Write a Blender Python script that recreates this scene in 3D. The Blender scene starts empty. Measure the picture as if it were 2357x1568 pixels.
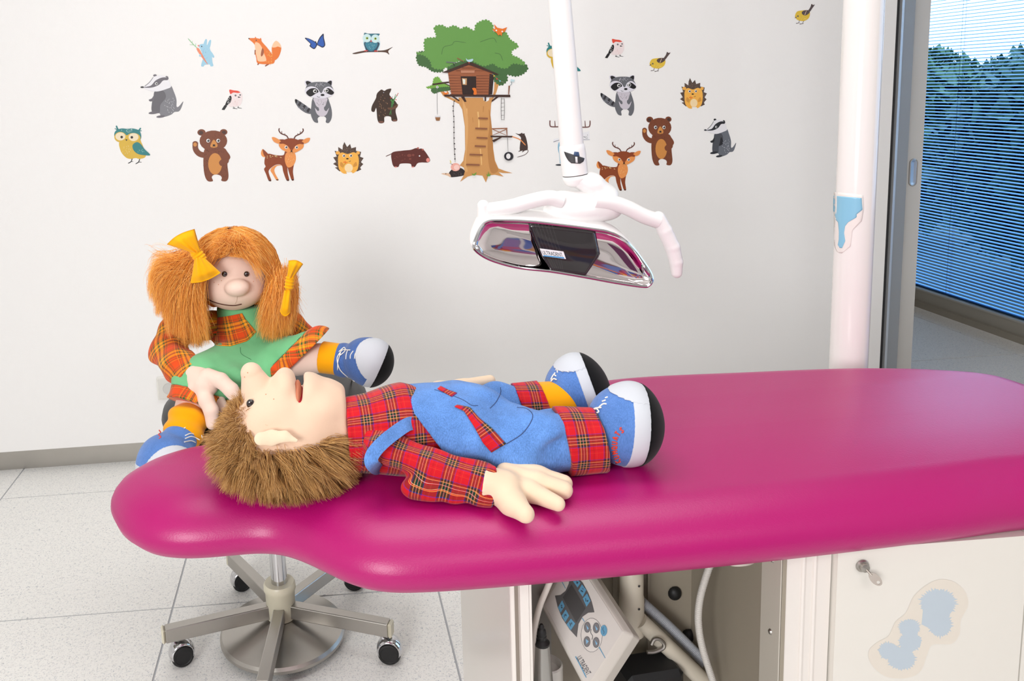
import bpy, bmesh, math, random
import numpy as np
from mathutils import Vector, Matrix
from mathutils.geometry import tessellate_polygon

# ------------------------------------------------------------------ camera, world, lights, exposure
SC = bpy.context.scene
COL = SC.collection
FPX, PITCH, ROLL, YAW, CX, CY = 1920.37, 0.159633, -0.0536638, 0.0408921, 817.99, 515.227
CAM = np.array([0.0, 0.0, 1.25])
def _axes():
    f = np.array([math.sin(YAW), math.cos(YAW), 0]); rt = np.array([math.cos(YAW), -math.sin(YAW), 0]); up = np.array([0, 0, 1.0])
    f2 = f*math.cos(PITCH) - up*math.sin(PITCH); up2 = up*math.cos(PITCH) + f*math.sin(PITCH)
    return rt*math.cos(ROLL) + up2*math.sin(ROLL), up2*math.cos(ROLL) - rt*math.sin(ROLL), f2
RT, UP, FW = _axes()
cam_d = bpy.data.cameras.new('camera'); cam = bpy.data.objects.new('camera', cam_d); COL.objects.link(cam)
cam_d.sensor_width = 36.0; cam_d.sensor_fit = 'HORIZONTAL'
cam_d.lens = FPX*36.0/2357.0
cam_d.shift_x = (1178.5-CX)/2357.0; cam_d.shift_y = (CY-784.0)/2357.0
cam_d.clip_start = 0.05; cam_d.clip_end = 200
M = Matrix(((RT[0], UP[0], -FW[0], CAM[0]), (RT[1], UP[1], -FW[1], CAM[1]), (RT[2], UP[2], -FW[2], CAM[2]), (0, 0, 0, 1)))
cam.matrix_world = M
SC.camera = cam

SC.view_settings.view_transform = 'Standard'; SC.view_settings.look = 'None'
SC.view_settings.gamma = 1.0; SC.view_settings.use_curve_mapping = False
SC.view_settings.exposure = 0.0
SC.cycles.use_denoising = True; SC.cycles.use_adaptive_sampling = True; SC.cycles.adaptive_threshold = 0.03
SC.cycles.max_bounces = 8; SC.cycles.diffuse_bounces = 5; SC.cycles.glossy_bounces = 4
SC.cycles.caustics_reflective = False; SC.cycles.caustics_refractive = False
SC.cycles.sample_clamp_indirect = 6.0

world = bpy.data.worlds.new('world'); SC.world = world; world.use_nodes = True
wn = world.node_tree; wn.nodes.clear()
wo = wn.nodes.new('ShaderNodeOutputWorld'); wb = wn.nodes.new('ShaderNodeBackground')
wb.inputs[0].default_value = (0.42, 0.68, 1.0, 1); wb.inputs[1].default_value = 3.5
wn.links.new(wb.outputs[0], wo.inputs[0])

def area(name, loc, target, sx, sy, energy, color=(1, 1, 1), spread=180):
    d = bpy.data.lights.new(name, 'AREA'); d.shape = 'RECTANGLE'; d.size = sx; d.size_y = sy
    d.energy = energy; d.color = color; d.spread = math.radians(spread)
    o = bpy.data.objects.new(name, d); COL.objects.link(o); o.location = loc
    o.rotation_euler = (Vector(target)-Vector(loc)).to_track_quat('-Z', 'Y').to_euler()
    return o
# studio softbox left of and behind the camera, and the two ceiling luminaires of the room
area('softbox_light', (-1.5, -1.9, 1.75), (0.9, 2.4, 0.85), 1.2, 1.2, 37, (1.0, 0.995, 0.99), 120)
area('ceiling_light', (0.3, 1.35, 2.66), (0.3, 1.35, 0), 2.0, 0.7, 21, (1.0, 0.995, 0.99))
area('ceiling_light', (0.8, -1.2, 2.66), (0.8, -1.2, 0), 1.6, 0.8, 20, (1.0, 0.995, 0.99))
area('hall_ceiling_light', (1.9, 4.6, 2.66), (1.9, 4.6, 0), 1.2, 0.6, 6, (1.0, 0.98, 0.96))

# ------------------------------------------------------------------ helpers
def ray(px, py): return RT*(px-CX)/FPX - UP*(py-CY)/FPX + FW
def on_y(px, py, Y): d = ray(px, py); return CAM + d*((Y-CAM[1])/d[1])
def on_z(px, py, Z): d = ray(px, py); return CAM + d*((Z-CAM[2])/d[2])
def on_x(px, py, X): d = ray(px, py); return CAM + d*((X-CAM[0])/d[0])
A3 = lambda *p: np.array(p, float)

def lin(r, g, b):
    f = lambda c: (c/12.92 if c <= 0.04045 else ((c+0.055)/1.055)**2.4)
    return (f(r/255), f(g/255), f(b/255), 1.0)

ORG = {}
def empty(name, loc, label, cat, group=None):
    o = bpy.data.objects.new(name, None); COL.objects.link(o); o.location = loc
    o.empty_display_size = 0.05
    o['label'] = label; o['category'] = cat
    if group: o['group'] = group
    ORG[o.name] = np.array(loc, float)
    return o

def tag(o, label=None, cat=None, group=None, kind=None):
    if label: o['label'] = label
    if cat: o['category'] = cat
    if group: o['group'] = group
    if kind: o['kind'] = kind
    return o

def mesh_of(name, V, F, mats, smooth=True, mi=None, uv=None):
    me = bpy.data.meshes.new(name)
    V = np.asarray(V, np.float32)
    if isinstance(F, np.ndarray):
        nf, k = F.shape
        me.vertices.add(len(V)); me.vertices.foreach_set('co', V.ravel())
        me.loops.add(nf*k); me.loops.foreach_set('vertex_index', F.astype(np.int32).ravel())
        me.polygons.add(nf); me.polygons.foreach_set('loop_start', np.arange(0, nf*k, k, dtype=np.int32))
        me.update(calc_edges=True)
    else:
        me.from_pydata([tuple(map(float, v)) for v in V], [], F)
    if not isinstance(mats, (list, tuple)): mats = [mats]
    for m in mats: me.materials.append(m)
    if mi is not None: me.polygons.foreach_set('material_index', np.asarray(mi, np.int32))
    me.polygons.foreach_set('use_smooth', np.full(len(me.polygons), bool(smooth)))
    if uv is not None:
        L = me.uv_layers.new(name='UVMap'); vi = np.empty(len(me.loops), np.int32); me.loops.foreach_get('vertex_index', vi)
        L.data.foreach_set('uv', np.asarray(uv, np.float32)[vi].ravel())
    me.validate(); me.update()
    return me

def O(name, V, F, mats, parent=None, smooth=True, mi=None, uv=None, org=None):
    V = np.asarray(V, float)
    if parent is not None: o0 = ORG[parent.name]
    elif org is not None: o0 = np.array(org, float)
    else: o0 = np.array([(V[:, 0].min()+V[:, 0].max())/2, (V[:, 1].min()+V[:, 1].max())/2, V[:, 2].min()])
    ob = bpy.data.objects.new(name, mesh_of(name, V-o0, F, mats, smooth, mi, uv)); COL.objects.link(ob)
    if parent is not None: ob.parent = parent
    else: ob.location = o0
    ORG[ob.name] = o0
    return ob

def sharp(ob, deg=35):
    me = ob.data
    bm = bmesh.new(); bm.from_mesh(me)
    for e in bm.edges:
        if len(e.link_faces) == 2: e.smooth = e.calc_face_angle(0) < math.radians(deg)
    bm.to_mesh(me); bm.free(); return ob

class MB:
    """collects shapes that belong to ONE part"""
    def __init__(s): s.V = []; s.F = []; s.n = 0
    def add(s, V, F):
        V = np.asarray(V, float); s.V.append(V); s.F += [tuple(int(i)+s.n for i in f) for f in F]; s.n += len(V); return s
    def box(s, a, b, R=None, c=None):
        a = np.array(a, float); b = np.array(b, float)
        V = np.array([[(a, b)[i][0], (a, b)[j][1], (a, b)[k][2]] for i in (0, 1) for j in (0, 1) for k in (0, 1)])
        if R is not None: V = V@np.array(R).T + np.array(c)
        return s.add(V, [(0, 1, 3, 2), (4, 6, 7, 5), (0, 4, 5, 1), (2, 3, 7, 6), (0, 2, 6, 4), (1, 5, 7, 3)])
    def tube(s, pts, r, n=10, caps=True, closed=False, flat=None):
        V, F = tube(pts, r, n, caps, closed, flat); return s.add(V, F)
    def lathe(s, prof, c=(0, 0, 0), n=32, R=None):
        V, F = lathe(prof, n)
        if R is not None: V = V@np.array(R).T
        return s.add(V+np.array(c), F)
    def out(s, name, mat, parent=None, smooth=True, sh=35, **k):
        ob = O(name, np.concatenate(s.V), s.F, mat, parent, smooth, **k)
        return sharp(ob, sh) if smooth and sh else ob

def frame_along(P, closed=False):
    P = np.asarray(P, float); n = len(P)
    T = np.roll(P, -1, 0)-np.roll(P, 1, 0)
    if not closed: T[0] = P[1]-P[0]; T[-1] = P[-1]-P[-2]
    T /= np.linalg.norm(T, axis=1)[:, None]+1e-12
    u = np.cross(T[0], [0, 0, 1.0]);
    if np.linalg.norm(u) < 1e-3: u = np.cross(T[0], [0, 1.0, 0])
    u /= np.linalg.norm(u); U = [u]
    for i in range(1, n):
        u = U[-1]-T[i]*(U[-1]@T[i]); u /= np.linalg.norm(u)+1e-12; U.append(u)
    U = np.array(U); return T, U, np.cross(T, U)

def tube(pts, r, n=10, caps=True, closed=False, flat=None):
    P = np.asarray(pts, float); m = len(P); r = np.broadcast_to(np.asarray(r, float), (m,))
    T, U, B = frame_along(P, closed)
    a = np.linspace(0, 2*math.pi, n, endpoint=False); fl = 1.0 if flat is None else flat
    V = P[:, None]+r[:, None, None]*(np.cos(a)[None, :, None]*U[:, None]+fl*np.sin(a)[None, :, None]*B[:, None])
    V = V.reshape(-1, 3); F = []
    for i in range(m if closed else m-1):
        j = (i+1) % m
        for k in range(n):
            l = (k+1) % n; F.append((i*n+k, i*n+l, j*n+l, j*n+k))
    if caps and not closed: F.append(tuple(range(n-1, -1, -1))); F.append(tuple((m-1)*n+k for k in range(n)))
    return V, F

def lathe(prof, n=32):
    prof = np.asarray(prof, float); m = len(prof); a = np.linspace(0, 2*math.pi, n, endpoint=False)
    V = np.stack([prof[:, 0, None]*np.cos(a), prof[:, 0, None]*np.sin(a), np.repeat(prof[:, 1, None], n, 1)], -1).reshape(-1, 3)
    F = []
    for i in range(m-1):
        for k in range(n):
            l = (k+1) % n; F.append((i*n+k, i*n+l, (i+1)*n+l, (i+1)*n+k))
    if prof[0, 0] > 1e-6: F.append(tuple(range(n-1, -1, -1)))
    if prof[-1, 0] > 1e-6: F.append(tuple((m-1)*n+k for k in range(n)))
    return V, F

def spline(pts, per=8, closed=True):
    """Catmull-Rom through the points"""
    P = np.asarray(pts, float); n = len(P); t = np.linspace(0, 1, per, endpoint=False)[:, None]; out = []
    for i in range(n if closed else n-1):
        if closed: a, b, c, d = P[i-1], P[i], P[(i+1) % n], P[(i+2) % n]
        else: b, c = P[i], P[i+1]; a = P[i-1] if i else 2*b-c; d = P[i+2] if i+2 < n else 2*c-b
        out.append(0.5*(2*b+(c-a)*t+(2*a-5*b+4*c-d)*t**2+(3*b-a-3*c+d)*t**3))
    out = np.concatenate(out)
    return out if closed else np.vstack([out, P[-1:]])

def basis(x=None, z=None, y=None):
    """orthonormal columns x,y,z from one or two directions"""
    if z is not None:
        z = np.array(z, float); z /= np.linalg.norm(z); x = np.array(x if x is not None else (1, 0, 0), float); x = x-z*(x@z); x /= np.linalg.norm(x)
        return np.stack([x, np.cross(z, x), z], 1)

# ------------------------------------------------------------------ implicit surfaces -> mesh
def nets(fn, lo, hi, h):
    lo = np.array(lo, float); hi = np.array(hi, float); n = np.ceil((hi-lo)/h).astype(int)+1
    ax = [(lo[i]+h*np.arange(n[i])).astype(np.float32) for i in range(3)]
    P = np.stack(np.meshgrid(*ax, indexing='ij'), -1)
    D = np.asarray(fn(P), np.float32)
    D[[0, -1]] = np.maximum(D[[0, -1]], h); D[:, [0, -1]] = np.maximum(D[:, [0, -1]], h); D[:, :, [0, -1]] = np.maximum(D[:, :, [0, -1]], h)
    S = D < 0; m = n-1
    cnt = sum(S[i:m[0]+i, j:m[1]+j, k:m[2]+k].astype(np.uint8) for i in (0, 1) for j in (0, 1) for k in (0, 1))
    act = np.argwhere((cnt > 0) & (cnt < 8)); pos = np.zeros((len(act), 3), np.float32); c = np.zeros(len(act), np.float32)
    cor = [np.array((i, j, k)) for i in (0, 1) for j in (0, 1) for k in (0, 1)]
    for a in cor:
        for x in range(3):
            if a[x]: continue
            b = a.copy(); b[x] = 1
            ia = act+a; ib = act+b; da = D[ia[:, 0], ia[:, 1], ia[:, 2]]; db = D[ib[:, 0], ib[:, 1], ib[:, 2]]
            w = (da < 0) != (db < 0); t = np.where(w, da/(da-db+1e-12*(da == db)), 0)
            q = np.repeat(a[None].astype(np.float32), len(act), 0); q[:, x] = t
            pos += q*w[:, None]; c += w
    V = lo+(act+pos/c[:, None])*h
    idx = np.full(tuple(m), -1, np.int64); idx[act[:, 0], act[:, 1], act[:, 2]] = np.arange(len(act))
    Fs = []
    for x in range(3):
        y, z = (x+1) % 3, (x+2) % 3
        sl0 = [slice(None)]*3; sl1 = [slice(None)]*3; sl0[x] = slice(0, -1); sl1[x] = slice(1, None)
        s0 = S[tuple(sl0)]; s1 = S[tuple(sl1)]
        for flip in (False, True):
            e = np.argwhere((s0 & ~s1) if not flip else (~s0 & s1))
            e = e[(e[:, y] > 0) & (e[:, z] > 0) & (e[:, y] < n[y]-1) & (e[:, z] < n[z]-1)]
            if not len(e): continue
            def ci(dy, dz):
                g = e.copy(); g[:, y] += dy; g[:, z] += dz; return idx[g[:, 0], g[:, 1], g[:, 2]]
            q = np.stack([ci(-1, -1), ci(0, -1), ci(0, 0), ci(-1, 0)], 1)
            Fs.append(q[:, ::-1] if flip else q)
    F = np.concatenate(Fs); F = F[(F >= 0).all(1)]
    return V, F

def smin(a, b, k):
    h = np.clip(0.5+0.5*(b-a)/k, 0, 1); return b*(1-h)+a*h-k*h*(1-h)
def smax(a, b, k): return -smin(-a, -b, k)
def ell(P, c, r, R=None):
    q = P-np.asarray(c, np.float32)
    if R is not None: q = q@np.asarray(R, np.float32)
    r = np.asarray(r, np.float32); k0 = np.sqrt(((q/r)**2).sum(-1)); k1 = np.sqrt(((q/(r*r))**2).sum(-1))
    return k0*(k0-1)/(k1+1e-9)
def cone(P, a, b, ra, rb, flat=None):
    a = np.asarray(a, np.float32); b = np.asarray(b, np.float32); ba = b-a
    q = P-a; t = np.clip((q@ba)/(ba@ba), 0, 1); d = q-t[..., None]*ba
    if flat is not None:
        fd = np.asarray(flat[0], np.float32); fd = fd/np.linalg.norm(fd); d = d+(flat[1]-1)*(d@fd)[..., None]*fd
    return np.sqrt((d*d).sum(-1))-(ra+t*(rb-ra))
def chain(P, pts, rs, k=0.006, flat=None):
    d = None
    for i in range(len(pts)-1):
        e = cone(P, pts[i], pts[i+1], rs[i], rs[i+1], flat); d = e if d is None else smin(d, e, k)
    return d
def half(P, p, n):
    n = np.asarray(n, np.float32); n = n/np.linalg.norm(n); return (P-np.asarray(p, np.float32))@n
def wob(P, f, a, s=0.0):
    return a*(np.sin(P[..., 0]*f+s+1.7*np.sin(P[..., 1]*f*.7+s))*np.sin(P[..., 1]*f*1.1+2*s+np.sin(P[..., 2]*f*.8))+.5*np.sin(P[..., 2]*f*1.3+s+P[..., 0]*f*.6))

def axis_uv(V, a, b, ref=(0, 0, 1), r=0.04):
    """u along a->b, v round it (arc length at radius r)"""
    a = np.array(a, float); t = np.array(b, float)-a; t /= np.linalg.norm(t); q = V-a; u = q@t
    e = np.array(ref, float); e -= t*(e@t); e /= np.linalg.norm(e); g = np.cross(t, e)
    return np.stack([u, np.arctan2(q@g, q@e)*r], 1)

def S(name, fn, lo, hi, h, mat, parent, uvf=None):
    V, F = nets(fn, lo, hi, h); uv = uvf(V) if uvf else None
    return O(name, V, F, mat, parent, True, uv=uv)

def strands(name, G, r0, r1, mat, parent):
    """G: (N,S,3) polylines -> thin tapering hairs in one mesh"""
    G = np.asarray(G, float); N, Sg, _ = G.shape
    T = np.gradient(G, axis=1); T /= np.linalg.norm(T, axis=2)[..., None]+1e-9
    ref = np.random.RandomState(5).normal(size=(N, 1, 3)); U = np.cross(T, ref); U /= np.linalg.norm(U, axis=2)[..., None]+1e-9; B = np.cross(T, U)
    rr = np.linspace(0, 1, Sg)[None, :, None]**1.5*(r1-r0)+r0
    V = np.stack([G+rr*U, G-rr*U], 2).reshape(-1, 3)
    base = ((np.arange(N)[:, None]*Sg+np.arange(Sg-1)[None])*2).reshape(-1, 1)
    F = base+np.array([[0, 1, 3, 2]])
    o = O(name, V, F, mat, parent, True); o['kind'] = 'stuff'; return o

# ------------------------------------------------------------------ materials
MATS = {}
def nodes(name):
    m = bpy.data.materials.new(name); m.use_nodes = True; nt = m.node_tree
    return m, nt, nt.nodes['Principled BSDF']
def N(nt, t, **k):
    n = nt.nodes.new('ShaderNode'+t)
    for a, v in k.items():
        if a in n.inputs: n.inputs[a].default_value = v
        else: setattr(n, a, v)
    return n
def mat(name, col, rough=0.5, metal=0.0, spec=0.5, noise=None, bump=None, coat=0, sheen=0, trans=0, aniso=0, emit=None):
    """noise=(scale, amount) varies the colour; bump=(scale, strength, distance)"""
    if name in MATS: return MATS[name]
    m, nt, b = nodes(name); c = lin(*col)
    b.inputs['Base Color'].default_value = c; b.inputs['Roughness'].default_value = rough; b.inputs['Metallic'].default_value = metal
    b.inputs['Specular IOR Level'].default_value = spec; b.inputs['Coat Weight'].default_value = coat; b.inputs['Coat Roughness'].default_value = .08
    b.inputs['Sheen Weight'].default_value = sheen; b.inputs['Transmission Weight'].default_value = trans; b.inputs['Anisotropic'].default_value = aniso
    if emit: b.inputs['Emission Color'].default_value = c; b.inputs['Emission Strength'].default_value = emit
    L = nt.links
    if noise or bump: tc = N(nt, 'TexCoord')
    if noise:
        n = N(nt, 'TexNoise', Scale=noise[0], Detail=3.0); L.new(tc.outputs['Object'], n.inputs['Vector'])
        mx = N(nt, 'Mix', data_type='RGBA'); k = noise[1]
        mx.inputs[6].default_value = tuple(x*(1-k) for x in c[:3])+(1,); mx.inputs[7].default_value = tuple(min(1, x*(1+k)) for x in c[:3])+(1,)
        L.new(n.outputs['Fac'], mx.inputs[0]); L.new(mx.outputs[2], b.inputs['Base Color'])
    if bump:
        n2 = N(nt, 'TexNoise', Scale=bump[0], Detail=4.0); L.new(tc.outputs['Object'], n2.inputs['Vector'])
        bp = N(nt, 'Bump', Strength=bump[1], Distance=bump[2]); L.new(n2.outputs['Fac'], bp.inputs['Height']); L.new(bp.outputs[0], b.inputs['Normal'])
    MATS[name] = m; return m

def plaid(name, period, base, bands, lines, rough=0.85):
    """UV tartan: bands/lines are (start, end, colour) fractions of the sett, the same both ways, woven half and half"""
    m, nt, b = nodes(name); L = nt.links
    uv = N(nt, 'TexCoord'); sp = N(nt, 'SeparateXYZ'); L.new(uv.outputs['UV'], sp.inputs[0]); cols = []
    for i in (0, 1):
        d = N(nt, 'Math', operation='DIVIDE'); d.inputs[1].default_value = period; L.new(sp.outputs[i], d.inputs[0])
        f = N(nt, 'Math', operation='FRACT'); L.new(d.outputs[0], f.inputs[0])
        r = N(nt, 'ValToRGB'); r.color_ramp.interpolation = 'CONSTANT'; el = r.color_ramp.elements
        seq = []; x = 0.0
        for s, e, c in sorted(bands):
            if s > x+1e-5: seq.append((x, base))
            seq.append((s, c)); x = e
        if x < .999: seq.append((x, base))
        el[0].position = seq[0][0]; el[0].color = lin(*seq[0][1]); el[1].position = seq[1][0]; el[1].color = lin(*seq[1][1])
        for p, c in seq[2:]: e = el.new(p); e.color = lin(*c)
        L.new(f.outputs[0], r.inputs[0]); cols.append((r, f))
    mx = N(nt, 'Mix', data_type='RGBA'); mx.inputs[0].default_value = .5; L.new(cols[0][0].outputs[0], mx.inputs[6]); L.new(cols[1][0].outputs[0], mx.inputs[7])
    cur = mx.outputs[2]
    for i in (0, 1):
        for s, e, c in lines:
            a = N(nt, 'Math', operation='COMPARE'); a.inputs[1].default_value = (s+e)/2; a.inputs[2].default_value = (e-s)/2; L.new(cols[i][1].outputs[0], a.inputs[0])
            k = N(nt, 'Math', operation='MULTIPLY'); k.inputs[1].default_value = .55; L.new(a.outputs[0], k.inputs[0])
            q = N(nt, 'Mix', data_type='RGBA'); L.new(k.outputs[0], q.inputs[0]); L.new(cur, q.inputs[6]); q.inputs[7].default_value = lin(*c); cur = q.outputs[2]
    L.new(cur, b.inputs['Base Color']); b.inputs['Roughness'].default_value = rough; b.inputs['Specular IOR Level'].default_value = .2; b.inputs['Sheen Weight'].default_value = .15
    n = N(nt, 'TexNoise', Scale=60.0, Detail=3.0); L.new(uv.outputs['Object'], n.inputs['Vector'])
    bp = N(nt, 'Bump', Strength=.35, Distance=.003); L.new(n.outputs['Fac'], bp.inputs['Height']); L.new(bp.outputs[0], b.inputs['Normal'])
    return m

def denim(name, col, amt=.34):
    m, nt, b = nodes(name); L = nt.links; tc = N(nt, 'TexCoord'); c = lin(*col)
    n1 = N(nt, 'TexNoise', Scale=22.0, Detail=5.0, Roughness=.7); L.new(tc.outputs['Object'], n1.inputs['Vector'])
    mp = N(nt, 'Mapping'); mp.inputs['Scale'].default_value = (1, 1, .22); mp.inputs['Rotation'].default_value = (.3, .5, .7); L.new(tc.outputs['Object'], mp.inputs[0])
    n2 = N(nt, 'TexNoise', Scale=900.0, Detail=2.0); L.new(mp.outputs[0], n2.inputs['Vector'])
    ad = N(nt, 'Math', operation='ADD'); L.new(n1.outputs['Fac'], ad.inputs[0]); L.new(n2.outputs['Fac'], ad.inputs[1])
    r = N(nt, 'ValToRGB'); e = r.color_ramp.elements; e[0].position = .32; e[1].position = .72
    md = N(nt, 'Math', operation='MULTIPLY'); md.inputs[1].default_value = .5; L.new(ad.outputs[0], md.inputs[0]); L.new(md.outputs[0], r.inputs[0])
    e[0].color = tuple(x*(1-amt) for x in c[:3])+(1,); e[1].color = tuple(min(1, x*(1+amt*1.3)+.02) for x in c[:3])+(1,)
    L.new(r.outputs[0], b.inputs['Base Color']); b.inputs['Roughness'].default_value = .9; b.inputs['Specular IOR Level'].default_value = .15; b.inputs['Sheen Weight'].default_value = .2
    bp = N(nt, 'Bump', Strength=.5, Distance=.0015); L.new(ad.outputs[0], bp.inputs['Height']); L.new(bp.outputs[0], b.inputs['Normal'])
    return m

def hairmat(name, cols, rough=.55):
    m, nt, b = nodes(name); L = nt.links; g = N(nt, 'NewGeometry'); r = N(nt, 'ValToRGB'); e = r.color_ramp.elements
    e[0].color = lin(*cols[0]); e[1].color = lin(*cols[-1])
    for i, c in enumerate(cols[1:-1]): e.new((i+1)/(len(cols)-1)).color = lin(*c)
    L.new(g.outputs['Random Per Island'], r.inputs[0]); L.new(r.outputs[0], b.inputs['Base Color'])
    b.inputs['Roughness'].default_value = rough; b.inputs['Specular IOR Level'].default_value = .35; b.inputs['Sheen Weight'].default_value = .1
    return m
# ------------------------------------------------------------------ the room
WY = 2.796                                   # face of the wall with the stickers
def wallmat(name, col):
    return mat(name, col, .55, bump=(420, .12, .002), spec=.35)
m_wall = wallmat('wall_paint', (245, 244, 243))
m_ceil = mat('ceiling_paint', (240, 240, 238), .8)
m_steel = mat('brushed_steel', (176, 172, 166), .36, 1.0, noise=(9, .08), bump=(260, .08, .001))
m_alu = mat('anodised_aluminium', (150, 152, 153), .5, .3)
m_dark = mat('dark_rubber_seal', (42, 42, 44), .6)
m_door = mat('door_lacquer', (206, 204, 200), .4)

def structure(name, a, b, m):
    o = MB().box(a, b).out(name, m, smooth=False); o['kind'] = 'structure'; return o
structure('wall_back', (-2.4, WY, .071), (1.977, WY+.12, 2.7), m_wall)
structure('wall_left', (-2.5, -2.4, 0), (-2.4, 6.2, 2.7), m_wall)
structure('wall_front', (-2.5, -2.5, 0), (3.2, -2.4, 2.7), m_wall)
structure('wall_far', (-2.5, 6.2, 0), (3.2, 6.3, 2.7), m_wall)
structure('ceiling', (-2.5, -2.5, 2.7), (3.2, 6.3, 2.8), m_ceil)
bb = structure('baseboard_back', (-2.4, WY+.012, 0), (1.977, WY+.1, .0705), m_steel)
bl = MB().box((-2.4, WY+.006, .056), (1.977, WY+.0118, .0705)).out('trim_1', m_steel, smooth=False); bl['kind'] = 'structure'

# floor of speckled rubber tiles, one object per tile
def floor_mat():
    m, nt, b = nodes('speckled_floor_tile'); L = nt.links; tc = N(nt, 'TexCoord')
    oi = N(nt, 'ObjectInfo'); ad = N(nt, 'VectorMath', operation='ADD'); L.new(tc.outputs['Object'], ad.inputs[0]); L.new(oi.outputs['Location'], ad.inputs[1])
    cur = None
    def flecks(scale, width, dist, col, prev, off):
        mp = N(nt, 'Mapping'); mp.inputs['Location'].default_value = (off, off*.7, 0); L.new(ad.outputs[0], mp.inputs[0])
        n = N(nt, 'TexNoise', Scale=scale, Detail=1.0, Distortion=dist); L.new(mp.outputs[0], n.inputs['Vector'])
        k = N(nt, 'TexNoise', Scale=scale*1.7, Detail=0.0); L.new(ad.outputs[0], k.inputs['Vector'])
        c = N(nt, 'Math', operation='COMPARE'); c.inputs[1].default_value = .5; c.inputs[2].default_value = width; L.new(n.outputs['Fac'], c.inputs[0])
        g = N(nt, 'Math', operation='GREATER_THAN'); g.inputs[1].default_value = .56; L.new(k.outputs['Fac'], g.inputs[0])
        mu = N(nt, 'Math', operation='MULTIPLY'); L.new(c.outputs[0], mu.inputs[0]); L.new(g.outputs[0], mu.inputs[1])
        q = N(nt, 'Mix', data_type='RGBA'); L.new(mu.outputs[0], q.inputs[0])
        if isinstance(prev, tuple): q.inputs[6].default_value = prev
        else: L.new(prev, q.inputs[6])
        q.inputs[7].default_value = lin(*col); return q.outputs[2]
    cur = flecks(95, .018, 1.5, (186, 190, 196), lin(243, 242, 238), 0)
    cur = flecks(60, .008, 2.5, (160, 166, 174), cur, 3.1)
    cur = flecks(140, .03, 1.0, (214, 212, 210), cur, 7.7)
    L.new(cur, b.inputs['Base Color']); b.inputs['Roughness'].default_value = .42; b.inputs['Specular IOR Level'].default_value = .35
    return m
m_tile = floor_mat()
floor = structure('floor', (-2.4, -2.4, -.06), (3.04, 6.2, -.0016), mat('floor_joint', (176, 178, 182), .6))
TS, gap = .664, .0024
x0, y0 = -.4275-3*TS, 1.924-6*TS-.33
tile_me = None
ox = ORG[floor.name]
for i in range(9):
    for j in range(14):
        ax, ay = max(-2.4, x0+i*TS), max(-2.4, y0+.33+j*TS); bx, by = min(3.04, x0+(i+1)*TS), min(6.2, y0+.33+(j+1)*TS)
        if bx-ax < .02 or by-ay < .02: continue
        full = abs(bx-ax-TS) < 1e-6 and abs(by-ay-TS) < 1e-6
        V = None
        if full and tile_me is not None:
            t = bpy.data.objects.new('floor_tile', tile_me); COL.objects.link(t); t.parent = floor; t.location = A3(ax, ay, 0)-ox
        else:
            mb = MB().box((gap, gap, -.0016), (bx-ax-gap, by-ay-gap, 0))
            me = mesh_of('floor_tile', np.concatenate(mb.V), mb.F, m_tile, False)
            t = bpy.data.objects.new('floor_tile', me); COL.objects.link(t); t.parent = floor; t.location = A3(ax, ay, 0)-ox
            if full: tile_me = me

# end of the wall: seal, aluminium jamb, sliding door with finger pull
structure('trim_2', (1.977, WY+.004, .0), (1.9905, WY+.115, 2.7), m_dark)
structure('trim_3', (1.9905, WY-.006, .0), (2.037, WY+.12, 2.7), m_alu)
structure('trim_4', (1.988, WY-.010, .0), (1.996, WY+.0035, 2.7), mat('jamb_lip', (186, 188, 190), .4, .6))
dr = O('door_1', *(lambda m: (np.concatenate(m.V), m.F))(MB().box((2.037, WY+.03, 0.004), (2.117, WY+.072, 2.62))), m_door, smooth=False); dr['kind'] = 'structure'
# finger pull: ring, dished plate
hc = A3(2.085, WY+.0295, .858)
def stadium(cx, cz, hw, hh, y, n=14):
    a = np.linspace(0, math.pi, n); top = np.stack([cx+hw*np.cos(a), np.full(n, y), cz+hh-hw+hw*np.sin(a)], 1)
    bot = np.stack([cx-hw*np.cos(a), np.full(n, y), cz-hh+hw-hw*np.sin(a)], 1); return np.vstack([top, bot])
MB().tube(stadium(hc[0], hc[2], .0125, .046, hc[1]), .0028, 8, closed=True).out('pull_rim', m_steel, dr)
ring = [stadium(hc[0], hc[2], .0125*s, .046-.0125*(1-s), hc[1]-.001+d) for s, d in ((1, 0), (.82, -.0006), (.55, .0003), (.12, .0009))]
nV = len(ring[0]); F = [(i*nV+k, i*nV+(k+1) % nV, (i+1)*nV+(k+1) % nV, (i+1)*nV+k) for i in range(3) for k in range(nV)]
O('pull_dish', np.vstack(ring), F+[tuple(3*nV+k for k in range(nV))], mat('pull_metal', (170, 168, 168), .35, .9), dr)

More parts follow.
